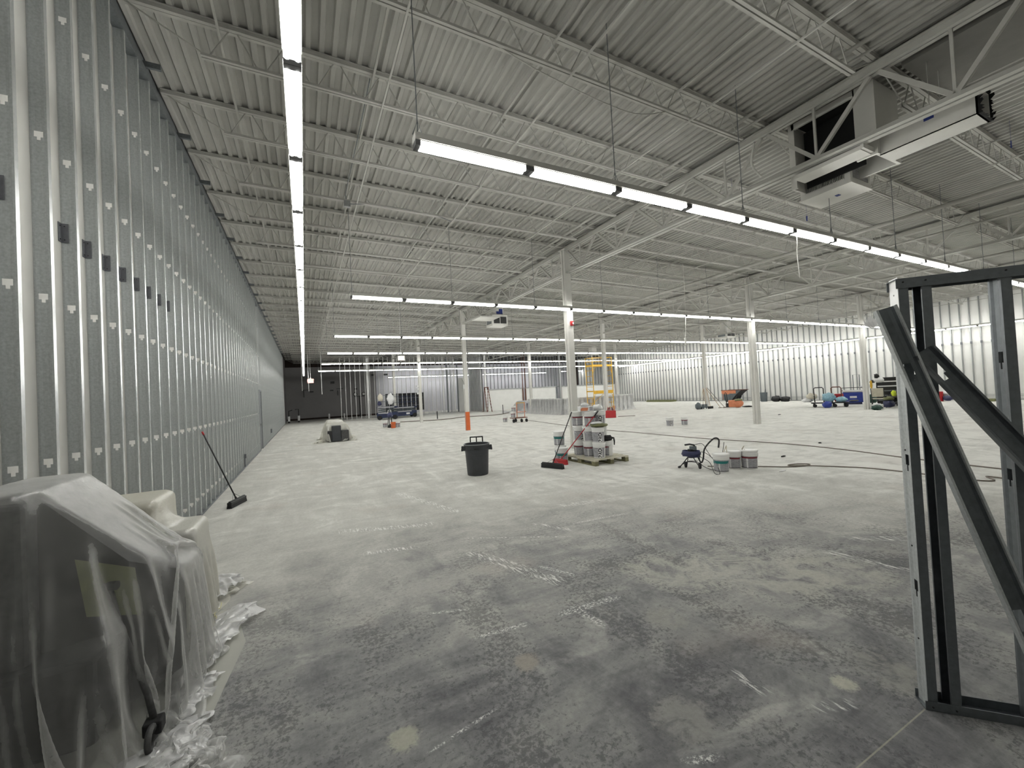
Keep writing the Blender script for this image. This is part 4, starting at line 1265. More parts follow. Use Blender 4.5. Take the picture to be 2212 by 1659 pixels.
MB().box(-.03, .11, -.06, .06, .38, .46).build('motor_housing', 'grey_can', t, bev=.01)
MB().tube([(-.12, 0, .485), (-.02, .0, .50), (.06, 0, .485), (.08, 0, .44)], .019, 8).build('carry_handle', 'black', t, smooth=True)
rr = random.Random(9)
for i in range(9):
    rr_ = .135 + .03 * rr.random(); z = .255 + .016 * i * .8
    pts = []
    for k in range(28):
        a = 2 * PI * k / 28
        pts.append((rr_ * 1.12 * math.cos(a), rr_ * .85 * math.sin(a), z + .010 * math.sin(a * 2 + i) + .006 * rr.random()))
    MB().tube(pts, .0115, 7, close=True, cap=False).build('coiled_hose', 'navy', t, smooth=True)
wire([(7.35, 6.0, .30), (7.35, 5.9, .12), (7.38, 5.86, .20), (7.37, 5.80, .42), (7.47, 5.66, .62), (7.55, 5.6, .60), (7.50, 5.58, .44)], .016, 'black', 'thick black suction hose arching up out of the paint sprayer', 'suction_hose', 'hose')
wire([(7.28, 6.02, .47), (7.42, 5.9, .50), (7.45, 5.8, .34), (7.44, 5.65, .20), (7.55, 5.55, .30), (7.60, 5.52, .55)], .006, 'black', 'thin black cord running from the sprayer to the nearest bucket', 'power_cord', 'cord')
wire([(7.25, 5.95, .28), (7.4, 5.75, .15), (7.2, 5.5, .02), (7.02, 5.32, .012), (7.12, 5.3, .012), (7.28, 5.5, .18), (7.34, 5.7, .30), (7.30, 5.85, .34), (7.22, 5.8, .12), (7.3, 5.62, .015), (7.5, 5.62, .012), (7.6, 5.66, .1)], .0065, 'black', 'thin black cord looping on the floor beside the sprayer', 'power_cord', 'cord')
wire([(7.50, 5.47, .36), (7.53, 5.44, .46), (7.50, 5.40, .50), (7.47, 5.38, .43), (7.49, 5.39, .34)], .009, 'cream', 'pale rope hook over the edge of the teal-banded bucket', 'rope', 'rope')
wire([(7.92, 5.36, .37), (7.96, 5.35, .43), (7.93, 5.32, .45), (7.90, 5.34, .40), (7.93, 5.36, .34), (7.97, 5.33, .38)], .010, 'cream', 'pale rope knot between the two maroon-banded buckets', 'rope', 'rope')

# hoses on the floor
zz = .012
wire([(12.15, 22.3, zz), (11.96, 20.5, zz), (11.4, 16.6, zz), (11.12, 13.6, zz), (11.2, 11.7, zz), (11.2, 9.0, zz), (11.55, 6.6, zz), (11.4, 5.1, zz), (11.05, 3.9, zz), (10.75, 2.3, zz), (10.6, .6, zz)], .011, 'hose', 'long brown hose lying across the floor from the orange cart to the right', 'floor_hose', 'hose', 6)
wire([(7.55, 5.9, zz), (8.26, 5.19, zz), (8.55, 4.87, zz), (8.82, 4.72, zz), (9.1, 4.72, zz), (9.05, 4.86, zz), (8.8, 4.95, zz), (8.66, 4.86, zz + .012), (8.85, 4.70, zz + .012), (9.17, 4.36, zz), (9.42, 3.92, zz), (9.48, 3.41, zz), (9.46, 2.55, zz), (9.62, 2.35, zz), (9.9, 2.5, zz), (9.8, 2.2, zz + .01), (9.6, 1.9, zz), (9.4, .8, zz)], .011, 'hose', 'brown hose with a small loop, running right from the sprayer buckets', 'floor_hose', 'hose', 6)
wire([(5.6, 31.0, .03), (8.8, 29.5, .03), (11.2, 30.5, .03), (13.6, 30.0, .03), (15.6, 31.5, .03)], .03, 'hose', 'dark hose lying across the far floor before the partition', 'floor_hose', 'hose', 6)
for x, y, sx, sy, lb in [(12.2, 6.05, .05, .03, 'small black scrap on the floor beside the long hose'), (9.65, 5.55, .09, .015, 'thin grey scrap on the floor right of the sprayer buckets'), (20.6, 11.9, .12, .03, 'small dark scrap on the floor right of the big column')]:
    o = MB().blob((0, 0, .012), sx, sy, .02, 3, .4, 12).build('floor_scrap', 'black_matte'); o.location = (x, y, 0); tag(o, lb, 'scrap')
o = MB().blob((0, 0, .006), .11, .03, .012, 6, .4, 12).build('floor_scrap', 'label_white'); o.location = (8.15, 4.72, 0); tag(o, 'curled white paper scrap on the floor before the sprayer buckets', 'scrap')

# ------------------------------------------------------------------ cart with orange frame
t = thing('platform_cart', 'low cart with an orange hoop handle, far before the half wall', 'cart', (11.25, 21.45, 0), R(-8))
MB().box(-.46, .46, -.28, .28, .24, .28).build('deck', 'rust', t)
for x, y in ((-.38, -.2), (.1, -.24), (.42, -.2), (-.1, .24)):
    MB().wheel((x, y, .1 if x < .3 else .09), (1, .3, 0), .11, .06, 12).build('wheel', 'black_matte', t)
for s in (-.1, .38):
    MB().tube([(s - .08, -.24, .28), (s - .02, -.1, 1.1), (s + .05, .05, 1.15), (s + .1, .24, .28)], .02, 7).build('hoop_handle', 'safety_orange', t, smooth=True)
MB().tube([(-.12, -.05, 1.13), (.40, -.05, 1.13)], .018, 7).build('top_bar', 'yellow', t)
MB().tube([(-.14, -.2, .6), (.44, -.2, .6)], .014, 7).build('cross_bar', 'safety_orange', t)
put_pail('maroon', 10.93, 21.52, .281, R(-20), 'white bucket standing on the orange-handled cart')
put_pail('maroon', 10.95, 21.30, .281 + .0, R(-20), 'second white bucket standing on the orange-handled cart', s=.9).location = (10.98, 21.53, .281 + .365)

# ------------------------------------------------------------------ red tool bucket before the second column
t = thing('tool_caddy', 'red caddy bristling with tools at the foot of the column behind the stack', 'tool caddy', (15.85, 18.75, 0), R(-40))
MB().box(-.36, .36, -.2, .2, 0, .42).build('crate', 'red', t, bev=.02)
rr = random.Random(2)
for i in range(16):
    x = rr.uniform(-.33, .33); y = rr.uniform(-.17, .17); h_ = rr.uniform(.5, .72)
    MB().tube([(x, y, .3), (x + rr.uniform(-.06, .06), y, h_)], .018, 6).build('tool_handle', rr.choice(['red', 'cream', 'red', 'black']), t)
mb = MB(); mb.box(-.5, .5, -.02, .02, 0, .03); o = mb.build('steel_bar', 'hose'); o.location = (17.0, 18.6, 0); o.rotation_euler = (0, 0, R(-30))
tag(o, 'thin bar lying on the floor right of the red tool caddy', 'bar')

# ------------------------------------------------------------------ yellow scaffold
t = thing('rolling_scaffold', 'tall yellow rolling scaffold in front of the wrapped half wall', 'scaffold', (17.9, 22.7, 0))
SL, SW = 1.72, .76
for x in (0, SL):
    for y in (0, SW):
        MB().tube([(x, y, .16), (x, y, 3.92)], .028, 8).build('upright', 'yellow', t)
        MB().wheel((x, y, .085), (1, .3, 0), .085, .05, 12).build('caster', 'black_matte', t)
        MB().tube([(x, y, .08), (x, y, .2)], .02, 6).build('caster_stem', 'chrome', t)
    mb = MB()
    for z in (.35, .70, 1.05, 1.85, 2.2, 2.6, 3.0): mb.tube([(x, 0, z), (x, SW, z)], .017, 6)
    mb.tube([(x, .2, .35), (x, .2, 1.05)], .014, 6)
    mb.build('rungs', 'yellow', t)
mb = MB()
for z in (3.65, 3.90):
    for y in (0, SW): mb.tube([(0, y, z), (SL, y, z)], .018, 6)
    for x in (0, SL): mb.tube([(x, 0, z), (x, SW, z)], .018, 6)
mb.build('guard_rail', 'yellow', t)
MB().box(-.03, SL + .03, -.02, SW + .02, 3.28, 3.40).build('platform', 'yellow', t)
MB().box(-.03, SL + .03, -.02, SW + .02, 1.50, 1.58).build('platform', 'yellow', t)
MB().box(0, SL, -.03, 0, 1.36, 1.50).build('side_rail', 'yellow', t)
mb = MB()
for s in (0, 1):
    x0 = SL * s; q = 1 - 2 * s
    mb.tube([(x0, 0, 2.75), (x0 + .25 * q, 0, 3.25)], .014, 6); mb.tube([(x0, 0, 1.05), (x0 + .25 * q, 0, 1.48)], .014, 6)
mb.tube([(0, SW, .35), (SL, SW, 1.48)], .014, 6)
mb.build('corner_brace', 'yellow', t)

# ------------------------------------------------------------------ ladder
t = thing('step_ladder', 'tall brown fibreglass step ladder before the far return wall', 'ladder', (15.72, 36.4, 0))
for x in (-.25, .25):
    MB().bar((x, -.55, 0), (x * .7, -.05, 2.35), .07, .05).build('side_rail', 'rust', t)
    MB().bar((x * 1.05, .45, 0), (x * .72, .05, 2.35), .05, .04).build('rear_rail', 'rust', t)
for i in range(7):
    z = .28 + .30 * i; k = z / 2.35
    MB().box(-.25 + .07 * k, .25 - .07 * k, -.58 + .5 * k, -.48 + .5 * k, z - .015, z + .025).build('tread', 'galv_light', t)
MB().box(-.2, .2, -.14, .1, 2.33, 2.40).build('top_cap', 'rust', t)
mb = MB(); mb.tube([(15.1, 31.6, 0), (15.1, 31.6, .75)], .03, 6)
tag(mb.build('floor_stub', 'black_matte'), 'thin dark pipe standing up from the far floor right of the ladder', 'pipe')
mb = MB(); mb.tube([(9.2, 31.2, 0), (9.2, 31.2, .6)], .04, 6)
tag(mb.build('floor_stub', 'black_matte'), 'short dark pipe standing up from the floor right of the blue lift', 'pipe')

# ------------------------------------------------------------------ scissor lifts
def lift(loc, rz, L, label, plat_z, stack, clutter):
    t = thing('scissor_lift', label, 'scissor lift', loc, rz)
    W = .8
    MB().box(-L / 2, L / 2, -W / 2, W / 2, .16, .62).build('chassis', 'lift_blue', t, bev=.03)
    for x in (-L / 2 + .22, L / 2 - .22):
        for s in (-1, 1): MB().wheel((x, s * (W / 2 + .03), .19), (0, 1, 0), .19, .12, 16).build('wheel', 'black_matte', t)
    MB().box(-L / 2 + .1, L / 2 - .5, -W / 2 - .012, -W / 2 - .002, .52, .62).build('white_decal', 'label_grey', t)
    MB().box(.1, .42, -W / 2 - .014, -W / 2 - .004, .28, .44).build('logo_plate', 'label_white', t)
    mb = MB(); z = .64; n = stack
    for i in range(n):
        z1 = z + (plat_z - .66) / n
        for y in (-.28, .28): mb.bar((-L / 2 + .1, y, z), (L / 2 - .1, y, z1), .05, .045); mb.bar((L / 2 - .1, y, z), (-L / 2 + .1, y, z1), .05, .045)
        z = z1
    mb.build('scissor_arms', 'grey_can', t)
    MB().box(-L / 2, L / 2, -W / 2, W / 2, plat_z, plat_z + .12).build('platform', 'lift_blue', t)
    MB().box(-L / 2 + .05, L / 2 - .25, -W / 2 - .012, -W / 2 - .002, plat_z + .005, plat_z + .11).build('white_decal', 'label_grey', t)
    mb = MB(); zt_ = plat_z + 1.08
    k = 4
    for i in range(k + 1):
        x = -L / 2 + L * i / k
        for y in (-W / 2, W / 2): mb.tube([(x, y, plat_z + .1), (x, y, zt_)], .018, 6)
    for zq in (plat_z + .55, zt_):
        for y in (-W / 2, W / 2): mb.tube([(-L / 2, y, zq), (L / 2, y, zq)], .018, 6)
        for x in (-L / 2, L / 2): mb.tube([(x, -W / 2, zq), (x, W / 2, zq)], .018, 6)
    mb.build('guard_rail', 'galv_dull' if clutter else 'lift_blue', t)
    return t
lift((8.05, 37.9, 0), R(6), 2.2, 'dark blue scissor lift standing between the two far columns', .85, 2, False)
t = lift((6.35, 36.4, 0), R(-14), 1.7, 'left scissor lift with white sheets hung over its rails', 1.0, 2, True)
o = MB().blob((0, 0, 0), .30, .12, .48, 3, .4, 16, 2, floor=-.45).build('hung_sheet', 'label_white', smooth=True); o.location = (6.55, 35.95, 1.72)
tag(o, 'white sheet hanging over the rail of the left scissor lift', 'cloth')
o = MB().blob((0, 0, 0), .22, .14, .30, 6, .5, 16, 2, floor=-.28).build('hung_sheet', 'cream', smooth=True); o.location = (5.72, 35.98, 1.88)
tag(o, 'crumpled pale cloth on the left corner of the left scissor lift', 'cloth')
o = MB().blob((0, 0, 0), .16, .14, .2, 9, .5, 14, 2, floor=-.18).build('jacket', 'navy', smooth=True); o.location = (5.62, 35.9, 1.4)
tag(o, 'dark jacket on the lower rail of the left scissor lift', 'cloth')
# navy machine beside distant buckets
t = thing('paint_sprayer', 'distant navy sprayer on black legs, beside the orange bucket', 'paint sprayer', (4.62, 25.85, 0))
MB().blob((0, 0, .78), .17, .14, .17, 1, .3, 16).build('coil', 'navy', t, smooth=True)
MB().tube([(-.1, 0, .9), (-.08, 0, 1.08), (.08, 0, 1.08), (.1, 0, .9)], .018, 7).build('handle', 'label_white', t)
for x, y in ((-.12, .1), (.14, .1), (.13, -.1), (-.05, -.12)): MB().tube([(x, y, 0), (x * .6, y * .6, .7)], .022, 6).build('leg', 'black', t)
MB().blob((0, 0, .1), .12, .1, .12, 2, .4, 14).build('pump', 'black', t, smooth=True)

# ------------------------------------------------------------------ long-handled tools round the column
t = None
rr = random.Random(5)
tx, ty = 24.0, 18.55
specs = [('push_broom', -.75, 'cream', 'black_matte', 'leftmost black broom leaning on the tool column'), ('shovel', -.5, 'tan', 'grey_can', 'shovel leaning on the tool column, next to the leftmost broom'),
         ('shovel', -.28, 'tan', 'grey_can', 'brown-handled shovel in the middle of the leaning tools'), ('push_broom', .05, 'tan', 'black_matte', 'broom with a dark square head standing before the tool column'),
         ('rake', .75, 'tan', 'hose', 'rake leaning to the right of the tool column'), ('rake', 1.05, 'hose', 'hose', 'thin tool leaning rightmost by the tool column')]
for i, (nm, dx, mh, mhd, lb) in enumerate(specs):
    bx_, by_ = tx + dx * .9, ty + dx * -.35 - .25
    t = thing(nm, lb, 'broom' if nm == 'push_broom' else nm, (bx_, by_, 0))
    top = Vector((GX[2] - .15 + .05 * i - bx_ - (.35 if dx < 0 else .15), GY[1] - .12 - by_, 1.28 + .1 * (i % 2)))
    MB().tube([(0, 0, .06), top], .018, 7).build('handle', mh, t)
    if nm == 'push_broom': MB().box(-.22, .22, -.04, .04, 0, .16).build('head', mhd, t)
    elif nm == 'shovel': MB().poly([(-.13, 0, .32), (.13, 0, .32), (.14, -.03, .1), (.0, -.05, .004), (-.14, -.03, .1)]).poly([(-.13, .01, .32), (.13, .01, .32), (.14, -.02, .1), (.0, -.04, .004), (-.14, -.02, .1)]).build('blade', mhd, t)
    else: MB().box(-.16, .16, -.02, .02, 0, .05).build('head', mhd, t)
o = MB().blob((0, 0, .2), .26, .14, .24, 4, .2, 16).build('coil_of_hose', 'grey_can', smooth=True); o.location = (23.25, 18.6, 0); tag(o, 'grey bundle at the left foot of the leaning tools', 'bundle')
# floor machine in orange
t = thing('floor_grinder', 'orange floor machine with an upright black handle behind the tools', 'floor machine', (25.3, 17.45, 0), R(-50))
MB().blob((.2, 0, .26), .34, .26, .26, 3, .12, 18).build('motor_cover', 'safety_orange', t, smooth=True)
MB().box(-.35, .05, -.2, .2, .04, .5).build('tank', 'safety_orange', t, bev=.06)
MB().blob((.22, 0, .48), .28, .2, .09, 5, .5, 16).build('filter_top', 'olive', t, smooth=True)
MB().tube([(-.42, -.06, .1), (-.56, -.06, .95), (-.50, -.06, 1.02), (-.44, -.06, .95), (-.40, -.06, .4)], .025, 7).build('handle', 'black', t, smooth=True)
MB().box(-.5, -.3, -.1, .1, .03, .3).build('base_box', 'black', t)
MB().blob((.75, 0, .05), .30, .14, .05, 5, .3, 14).build('skirt', 'black_matte', t, smooth=True)

# dump hopper at the right wall
t = thing('dump_hopper', 'orange and black tilting dump hopper standing at the right wall', 'hopper', (31.9, 22.0, 0), R(0))
y0, y1 = -.78, .78
mb = MB()
A1 = [(-.5, y1, 1.0), (.5, y1, 1.0), (.45, y1 - .12, .72), (-.45, y1 - .12, .72)]
prof = [(.78, 1.0), (.70, .75), (.52, .15), (-.05, .12), (-.5, .62), (-.95, .98)]
for s in (-.45, .45):
    mb.poly([(s, a, b) for a, b in prof])
mb.mi = 1
for (a, b), (c, d) in zip(prof[:-1], prof[1:]):
    mb.mi = 0 if b > .7 and d > .7 else 1
    mb.quad((-.45, a, b), (.45, a, b), (.45, c, d), (-.45, c, d))
mb.build('tub', ['grey_can', 'black_matte'], t)
mb = MB(); mb.box(-.47, -.452, -.5, .77, .72, .98); mb.box(-.47, -.452, .1, .66, .2, .72); mb.build('painted_side', 'safety_orange', t)
MB().box(-.475, -.471, .05, .62, .18, .66).build('worn_panel', 'grey_can', t)
mb = MB(); mb.tube([(-.48, .8, 1.0), (-.48, -.97, 1.0), (.48, -.97, 1.0), (.48, .8, 1.0)], .025, 6); mb.build('rim', 'rust', t)
for y in (.45, .2): MB().wheel((-.3, y, .11), (1, 0, 0), .11, .06, 12).build('wheel', 'black_matte', t)
MB().bar((-.3, -.15, .02), (-.3, -.45, .5), .1, .08).build('leg', 'black', t); MB().bar((.3, -.15, .02), (.3, -.45, .5), .1, .08).build('leg', 'black', t)
t = thing('trash_can', 'dark bin with a stick in it by the right wall, beside the big column', 'trash can', (32.3, 19.75, 0))
MB().lathe([(0, 0), (.22, 0), (.26, .72), (.25, .72), (.2, .03), (0, .03)], 20).build('body', 'grey_can', t, smooth='auto')
MB().tube([(0, 0, .1), (.02, -.14, .98)], .035, 7).build('stick', 'galv_dull', t)
t = thing('rubbish_bag', 'pair of black rubbish bags slumped at the right wall', 'bag', (32.2, 18.75, 0)); t['label'] = 'black rubbish bag at the right wall, left of two'
MB().blob((0, 0, .2), .26, .32, .24, 3, .35, 20).build('bag', 'black', t, smooth=True)
t = thing('rubbish_bag', 'black rubbish bag at the right wall, right of two', 'bag', (32.3, 18.15, 0))
MB().blob((0, 0, .18), .26, .32, .21, 7, .35, 20).build('bag', 'black', t, smooth=True)

# ------------------------------------------------------------------ gear by the third column
t = thing('platform_dolly', 'flat black dolly with hoop handles, loaded with wrapped gear', 'dolly', (26.6, 12.55, 0), R(-60))
MB().box(-.85, .85, -.38, .38, .22, .27).build('deck', 'black', t)
for x in (-.7, -.1, .2, .7):
    for s in (-.3,): MB().wheel((x, s, .1), (0, 1, 0), .1, .08, 12).build('wheel', 'black_matte', t)
    MB().box(x - .05, x + .05, .2, .3, 0, .22).build('leg', 'black', t)
for x, hh in ((-.45, 1.12), (.35, 1.12)):
    MB().tube([(x - .22, .1, .27), (x - .25, .1, hh - .06), (x - .18, .1, hh), (x + .14, .1, hh), (x + .2, .1, hh - .06), (x + .2, .1, .27)], .028, 7).build('hoop_handle', 'black' if x < 0 else 'rust', t, smooth=True)
def lump(name, m, x, y, z, rx, ry, rz, lb, cat, seed=1, amp=.35):
    o = MB().blob((0, 0, 0), rx, ry, rz, seed, amp, 18, 2.4, floor=-rz * .85).build(name, m, smooth=True); o.location = (x, y, z); return tag(o, lb, cat)
lump('wrapped_bottles', 'ltblue', 26.55, 12.55, .52, .34, .30, .27, 'light blue shrink-wrapped pack of bottles on the black dolly', 'bottles', 3)
lump('wrapped_bottles', 'ltblue', 26.75, 12.05, .42, .30, .26, .16, 'smaller light blue wrapped pack at the right end of the dolly', 'bottles', 8)
lump('blue_bag', 'blue', 25.9, 12.35, .17, .26, .22, .2, 'bright blue bag on the floor leaning at the dolly front', 'bag', 4, .25)
lump('white_sack', 'cream', 26.5, 13.4, .62, .30, .26, .18, 'cream sack on the left end of the black dolly', 'bag', 6)
lump('white_sack', 'label_white', 26.4, 13.6, .38, .28, .26, .12, 'white folded sack under the cream one on the dolly', 'bag', 9)
t = thing('red_box', 'small red box on the black dolly between its hoop handles', 'box', (27.2, 12.35, .50)); MB().box(-.16, .16, -.16, .16, -.22, .22).build('carton', 'red', t, bev=.02)
lump('black_hat', 'black', 27.4, 11.75, .31, .26, .22, .05, 'flat black cap lying at the right end of the dolly', 'hat', 2, .15)
t = thing('cooler_box', 'blue cooler with a white lid, left of the third column', 'cooler', (29.2, 12.55, 0), R(-62))
MB().box(-.48, .48, -.28, .28, .12, .72).build('body', 'blue', t, bev=.04)
MB().box(-.50, .50, -.30, .30, .74, .84).build('lid', 'label_white', t, bev=.02)
MB().tube([(-.5, -.32, .80), (-.5, -.34, 1.0), (.5, -.34, 1.0), (.5, -.32, .80)], .02, 6).build('handle', 'black', t)
MB().box(-.16, .16, -.29, -.281, .38, .50).build('label_patch', 'label_white', t)
MB().box(-.4, .4, -.2, .2, 0, .12).build('base', 'navy', t)
o = thing('hand_truck', 'thin upright luggage handle rising behind the blue cooler', 'hand truck', (30.2, 12.75, 0))
MB().tube([(-.1, .12, .1), (-.1, .12, 1.75), (.1, -.12, 1.75), (.1, -.12, .1)], .022, 6).build('handle', 'grey_can', o)
lump('white_bag', 'label_white', 29.7, 12.1, 1.02, .30, .25, .14, 'white bag lying on top of the blue cooler', 'bag', 5)
lump('black_glove', 'black', 29.7, 11.75, 1.3, .2, .12, .1, 'black glove on the bag over the blue cooler', 'glove', 5)
lump('grey_case', 'green', 29.4, 11.7, .3, .3, .25, .28, 'dark green case between the cooler and the third column', 'case', 5, .1)
# right of the column: chair, tool chest, vest, bin
t = thing('tool_chest', 'black slatted tool chest behind the folding chair at right', 'tool chest', (28.3, 10.35, 0), R(-68))
MB().box(-.65, .65, -.3, .3, .1, 1.48).build('cabinet', 'black', t, bev=.02)
for i in range(5):
    z = .28 + .25 * i
    MB().box(-.60, .40, -.312, -.301, z, z + .06).build('drawer_edge', 'label_white' if i > 2 else 'galv_dull', t)
MB().box(-.7, .7, -.34, .34, 1.48, 1.53).build('top', 'black', t)
t = thing('folding_chair', 'tan folding chair right behind the third column', 'chair', (26.4, 10.25, 0), R(-60))
MB().box(-.24, .24, .16, .20, .55, 1.0).build('backrest', 'cream', t, bev=.02)
MB().box(-.24, .24, -.2, .2, .44, .48).build('seat', 'cream', t, bev=.01)
for s in (-1, 1):
    MB().tube([(s * .25, -.22, 0), (s * .25, .2, 1.0)], .016, 6).build('leg', 'black', t)
    MB().tube([(s * .25, .25, 0), (s * .25, -.15, .46)], .016, 6).build('leg', 'black', t)
lump('white_helmet', 'label_white', 26.6, 10.25, 1.42, .22, .2, .15, 'white dust hood hanging above the folding chair', 'hood', 2, .2)
lump('black_strap', 'black', 26.5, 10.3, 1.62, .1, .1, .12, 'black strap on top of the white dust hood', 'strap', 3, .5)
lump('yellow_glove', 'yellow', 26.0, 10.35, 1.2, .06, .05, .22, 'yellow level hanging beside the folding chair', 'level', 3, .2)
rr = random.Random(12)
gear = [('black_case', 'black', 27.5, 10.05, .35, .3, .3, .3, 'black case under the folding chair'), ('grey_pile', 'hose', 27.2, 9.75, .62, .3, .2, .16, 'brown bundle between the chair and the vest'),
        ('dark_pile', 'black_matte', 27.2, 9.55, .2, .36, .3, .18, 'dark pile of cords on the floor before the tool chest'), ('green_box', 'green', 24.75, 9.68, .11, .26, .2, .13, 'dark green bag on the floor at the foot of the third column'),
        ('white_cloth', 'label_white', 25.3, 9.9, .16, .24, .18, .12, 'white cloth heap right of the green bag'), ('navy_pot', 'navy', 26.3, 9.80, .2, .25, .22, .2, 'round navy tub on the floor before the grey bin'),
        ('olive_cloth', 'olive', 26.35, 9.82, .46, .24, .2, .1, 'olive cloth lying on the navy tub'), ('yellow_rag', 'hivis', 26.35, 9.6, .72, .08, .1, .16, 'yellow rag hanging left of the hi-vis vest'),
        ('white_rag', 'cream', 26.6, 9.2, .88, .38, .28, .1, 'white sacking spilling over the top of the grey bin'), ('black_bag', 'black_matte', 28.1, 9.35, 1.2, .2, .2, .12, 'black bundle at the right end of the tool chest')]
for (nm, m, x, y, z, a, b_, c_, lb) in gear: lump(nm, m, x, y, z, a, b_, c_, lb, 'bundle' if 'pile' in nm or 'bag' in nm else nm.split('_')[1], rr.randint(1, 99), .4)
t = thing('safety_vest', 'bright yellow hi-vis vest hung over the gear behind the grey bin', 'vest', (27.3, 9.45, .80), R(-70))
mb = MB(); mb.poly([(-.34, 0, .52), (.34, .02, .52), (.26, -.03, .10), (.05, -.06, -.12), (-.22, -.04, .0)]); mb.poly([(-.34, .03, .52), (.34, .05, .52), (.26, .0, .10), (.05, -.03, -.12), (-.22, -.01, .0)])
mb.build('vest_front', 'hivis', t); MB().box(.06, .10, -.06, -.045, 0, .5).build('stripe', 'olive', t)
t = thing('storage_bin', 'dark grey lidless storage bin nearest the stud frame', 'bin', (26.05, 8.98, 0), R(-70))
mb = MB(); mb.box(-.34, .34, -.26, -.23, 0, .82); mb.box(-.34, .34, .23, .26, 0, .82); mb.box(-.34, -.31, -.26, .26, 0, .82); mb.box(.31, .34, -.26, .26, 0, .82); mb.box(-.34, .34, -.26, .26, 0, .03)
mb.build('body', 'grey_can', t); MB().box(-.38, .38, -.30, -.26, .76, .82).box(-.38, .38, .26, .30, .76, .82).build('rim', 'black', t)
# beyond the frame at the right wall
t = thing('paint_can', 'red can at the right wall seen past the leaning stud', 'can', (32.1, 9.75, 0)); MB().lathe([(0, 0), (.22, 0), (.22, .55), (0, .55)], 16).build('body', 'red', t, smooth='auto')
lump('navy_bundle', 'navy', 32.1, 9.35, .16, .2, .2, .15, 'navy bundle right of the red can at the right wall', 'bundle', 3)
lump('white_bundle', 'label_white', 32.4, 9.6, .42, .2, .25, .15, 'white cloth on the gear by the red can', 'cloth', 8)
o = MB().box(-.35, .35, -.5, .5, 0, .12).build('timber_pile', 'olive'); o.location = (32.2, 8.05, 0); tag(o, 'low olive timber pile at the foot of the right wall', 'timber')
mb = MB(); mb.box(-.4, .4, -1.6, 1.6, 0, .18); o = mb.build('timber_pile', 'olive'); o.location = (32.6, 30.5, 0); tag(o, 'long low dark timber pile at the far end of the right wall', 'timber')

# ================================================================== plastic sheeting
def sheet_sim(nx, ny, dx, place, boxes, steps=220, iters=7, wallx=None, seed=0, damp=.985, fric=.12, jitter=.004, convex=()):
    """drop an nx x ny net of spacing dx (numpy position based dynamics) over rounded boxes (x0,x1,y0,y1,z0,z1,r); returns points"""
    rs_ = np.random.RandomState(seed)
    p = place.astype(float).copy() + rs_.normal(0, jitter, place.shape)
    v = np.zeros_like(p)
    dt = 1 / 60.
    def con(a, b, L, k):
        d = b - a
        n = np.sqrt((d * d).sum(-1, keepdims=True)) + 1e-9
        c = d * ((n - L) / n * .5 * k)
        a += c; b -= c
    def con_min(a, b, L, k):
        d = b - a
        n = np.sqrt((d * d).sum(-1, keepdims=True)) + 1e-9
        c = d * (np.minimum(n - L, 0) / n * .5 * k)
        a += c; b -= c
    D = dx * math.sqrt(2)
    for st in range(steps):
        v[..., 2] -= 9.8 * dt
        v *= damp
        old = p.copy()
        p += v * dt
        hit = np.zeros(p.shape[:2], bool)
        for it in range(iters):
            for s in (0, 1):
                con(p[s:-1:2][: (p.shape[0] - s) // 2], p[s + 1::2][: (p.shape[0] - s) // 2], dx, 1)
                con(p[:, s:-1:2][:, : (p.shape[1] - s) // 2], p[:, s + 1::2][:, : (p.shape[1] - s) // 2], dx, 1)
            for s in (0, 1):
                n0 = (p.shape[0] - s) // 2
                A = p[s:-1:2][:n0]; B = p[s + 1::2][:n0]
                con(A[:, :-1], B[:, 1:], D, .35); con(A[:, 1:], B[:, :-1], D, .35)
            for s in (0, 1, 2, 3):
                a = p[s:-2:4]; b = p[s + 2::4]; m_ = min(len(a), len(b)); con_min(a[:m_], b[:m_], 2 * dx * .80, .5)
                a = p[:, s:-2:4]; b = p[:, s + 2::4]; m_ = min(a.shape[1], b.shape[1]); con_min(a[:, :m_], b[:, :m_], 2 * dx * .80, .5)
            # contacts
            for (x0, x1, y0, y1, z0, z1, r) in boxes:
                c = np.array([(x0 + x1) / 2, (y0 + y1) / 2, (z0 + z1) / 2]); h = np.array([(x1 - x0) / 2 - r, (y1 - y0) / 2 - r, (z1 - z0) / 2 - r])
                q = p - c; e = np.clip(q, -h, h); d = q - e
                n = np.sqrt((d * d).sum(-1))
                ins = (n < r) & (n > 1e-9)
                if ins.any():
                    k = (r / n[ins])[:, None]
                    p[ins] = c + e[ins] + d[ins] * k; hit |= ins
                deep = n <= 1e-9
                if deep.any():
                    qq = q[deep]; g = (h + r) - np.abs(qq); ax = g.argmin(1)
                    i_ = np.arange(len(qq)); qq[i_, ax] = np.sign(qq[i_, ax] + 1e-9) * (h + r)[ax]; p[deep] = c + qq; hit |= deep
            for (nn, dd_) in convex:
                pen = p @ nn.T - dd_            # signed distance to every face, negative inside
                ax = pen.argmax(-1); mx = pen.max(-1); ins = mx < 0
                if ins.any():
                    p[ins] -= nn[ax[ins]] * mx[ins][:, None]; hit |= ins
            p[hit] -= (p[hit] - old[hit]) * fric
            lo = p[..., 2] < .006
            p[..., 2] = np.maximum(p[..., 2], .006); hit |= lo
            if wallx is not None: p[..., 0] = np.maximum(p[..., 0], wallx)
        v = (p - old) / dt
        v[hit] *= .25
        sp_ = np.sqrt((v * v).sum(-1, keepdims=True)); v *= np.minimum(1, 6 / (sp_ + 1e-9))
    return p

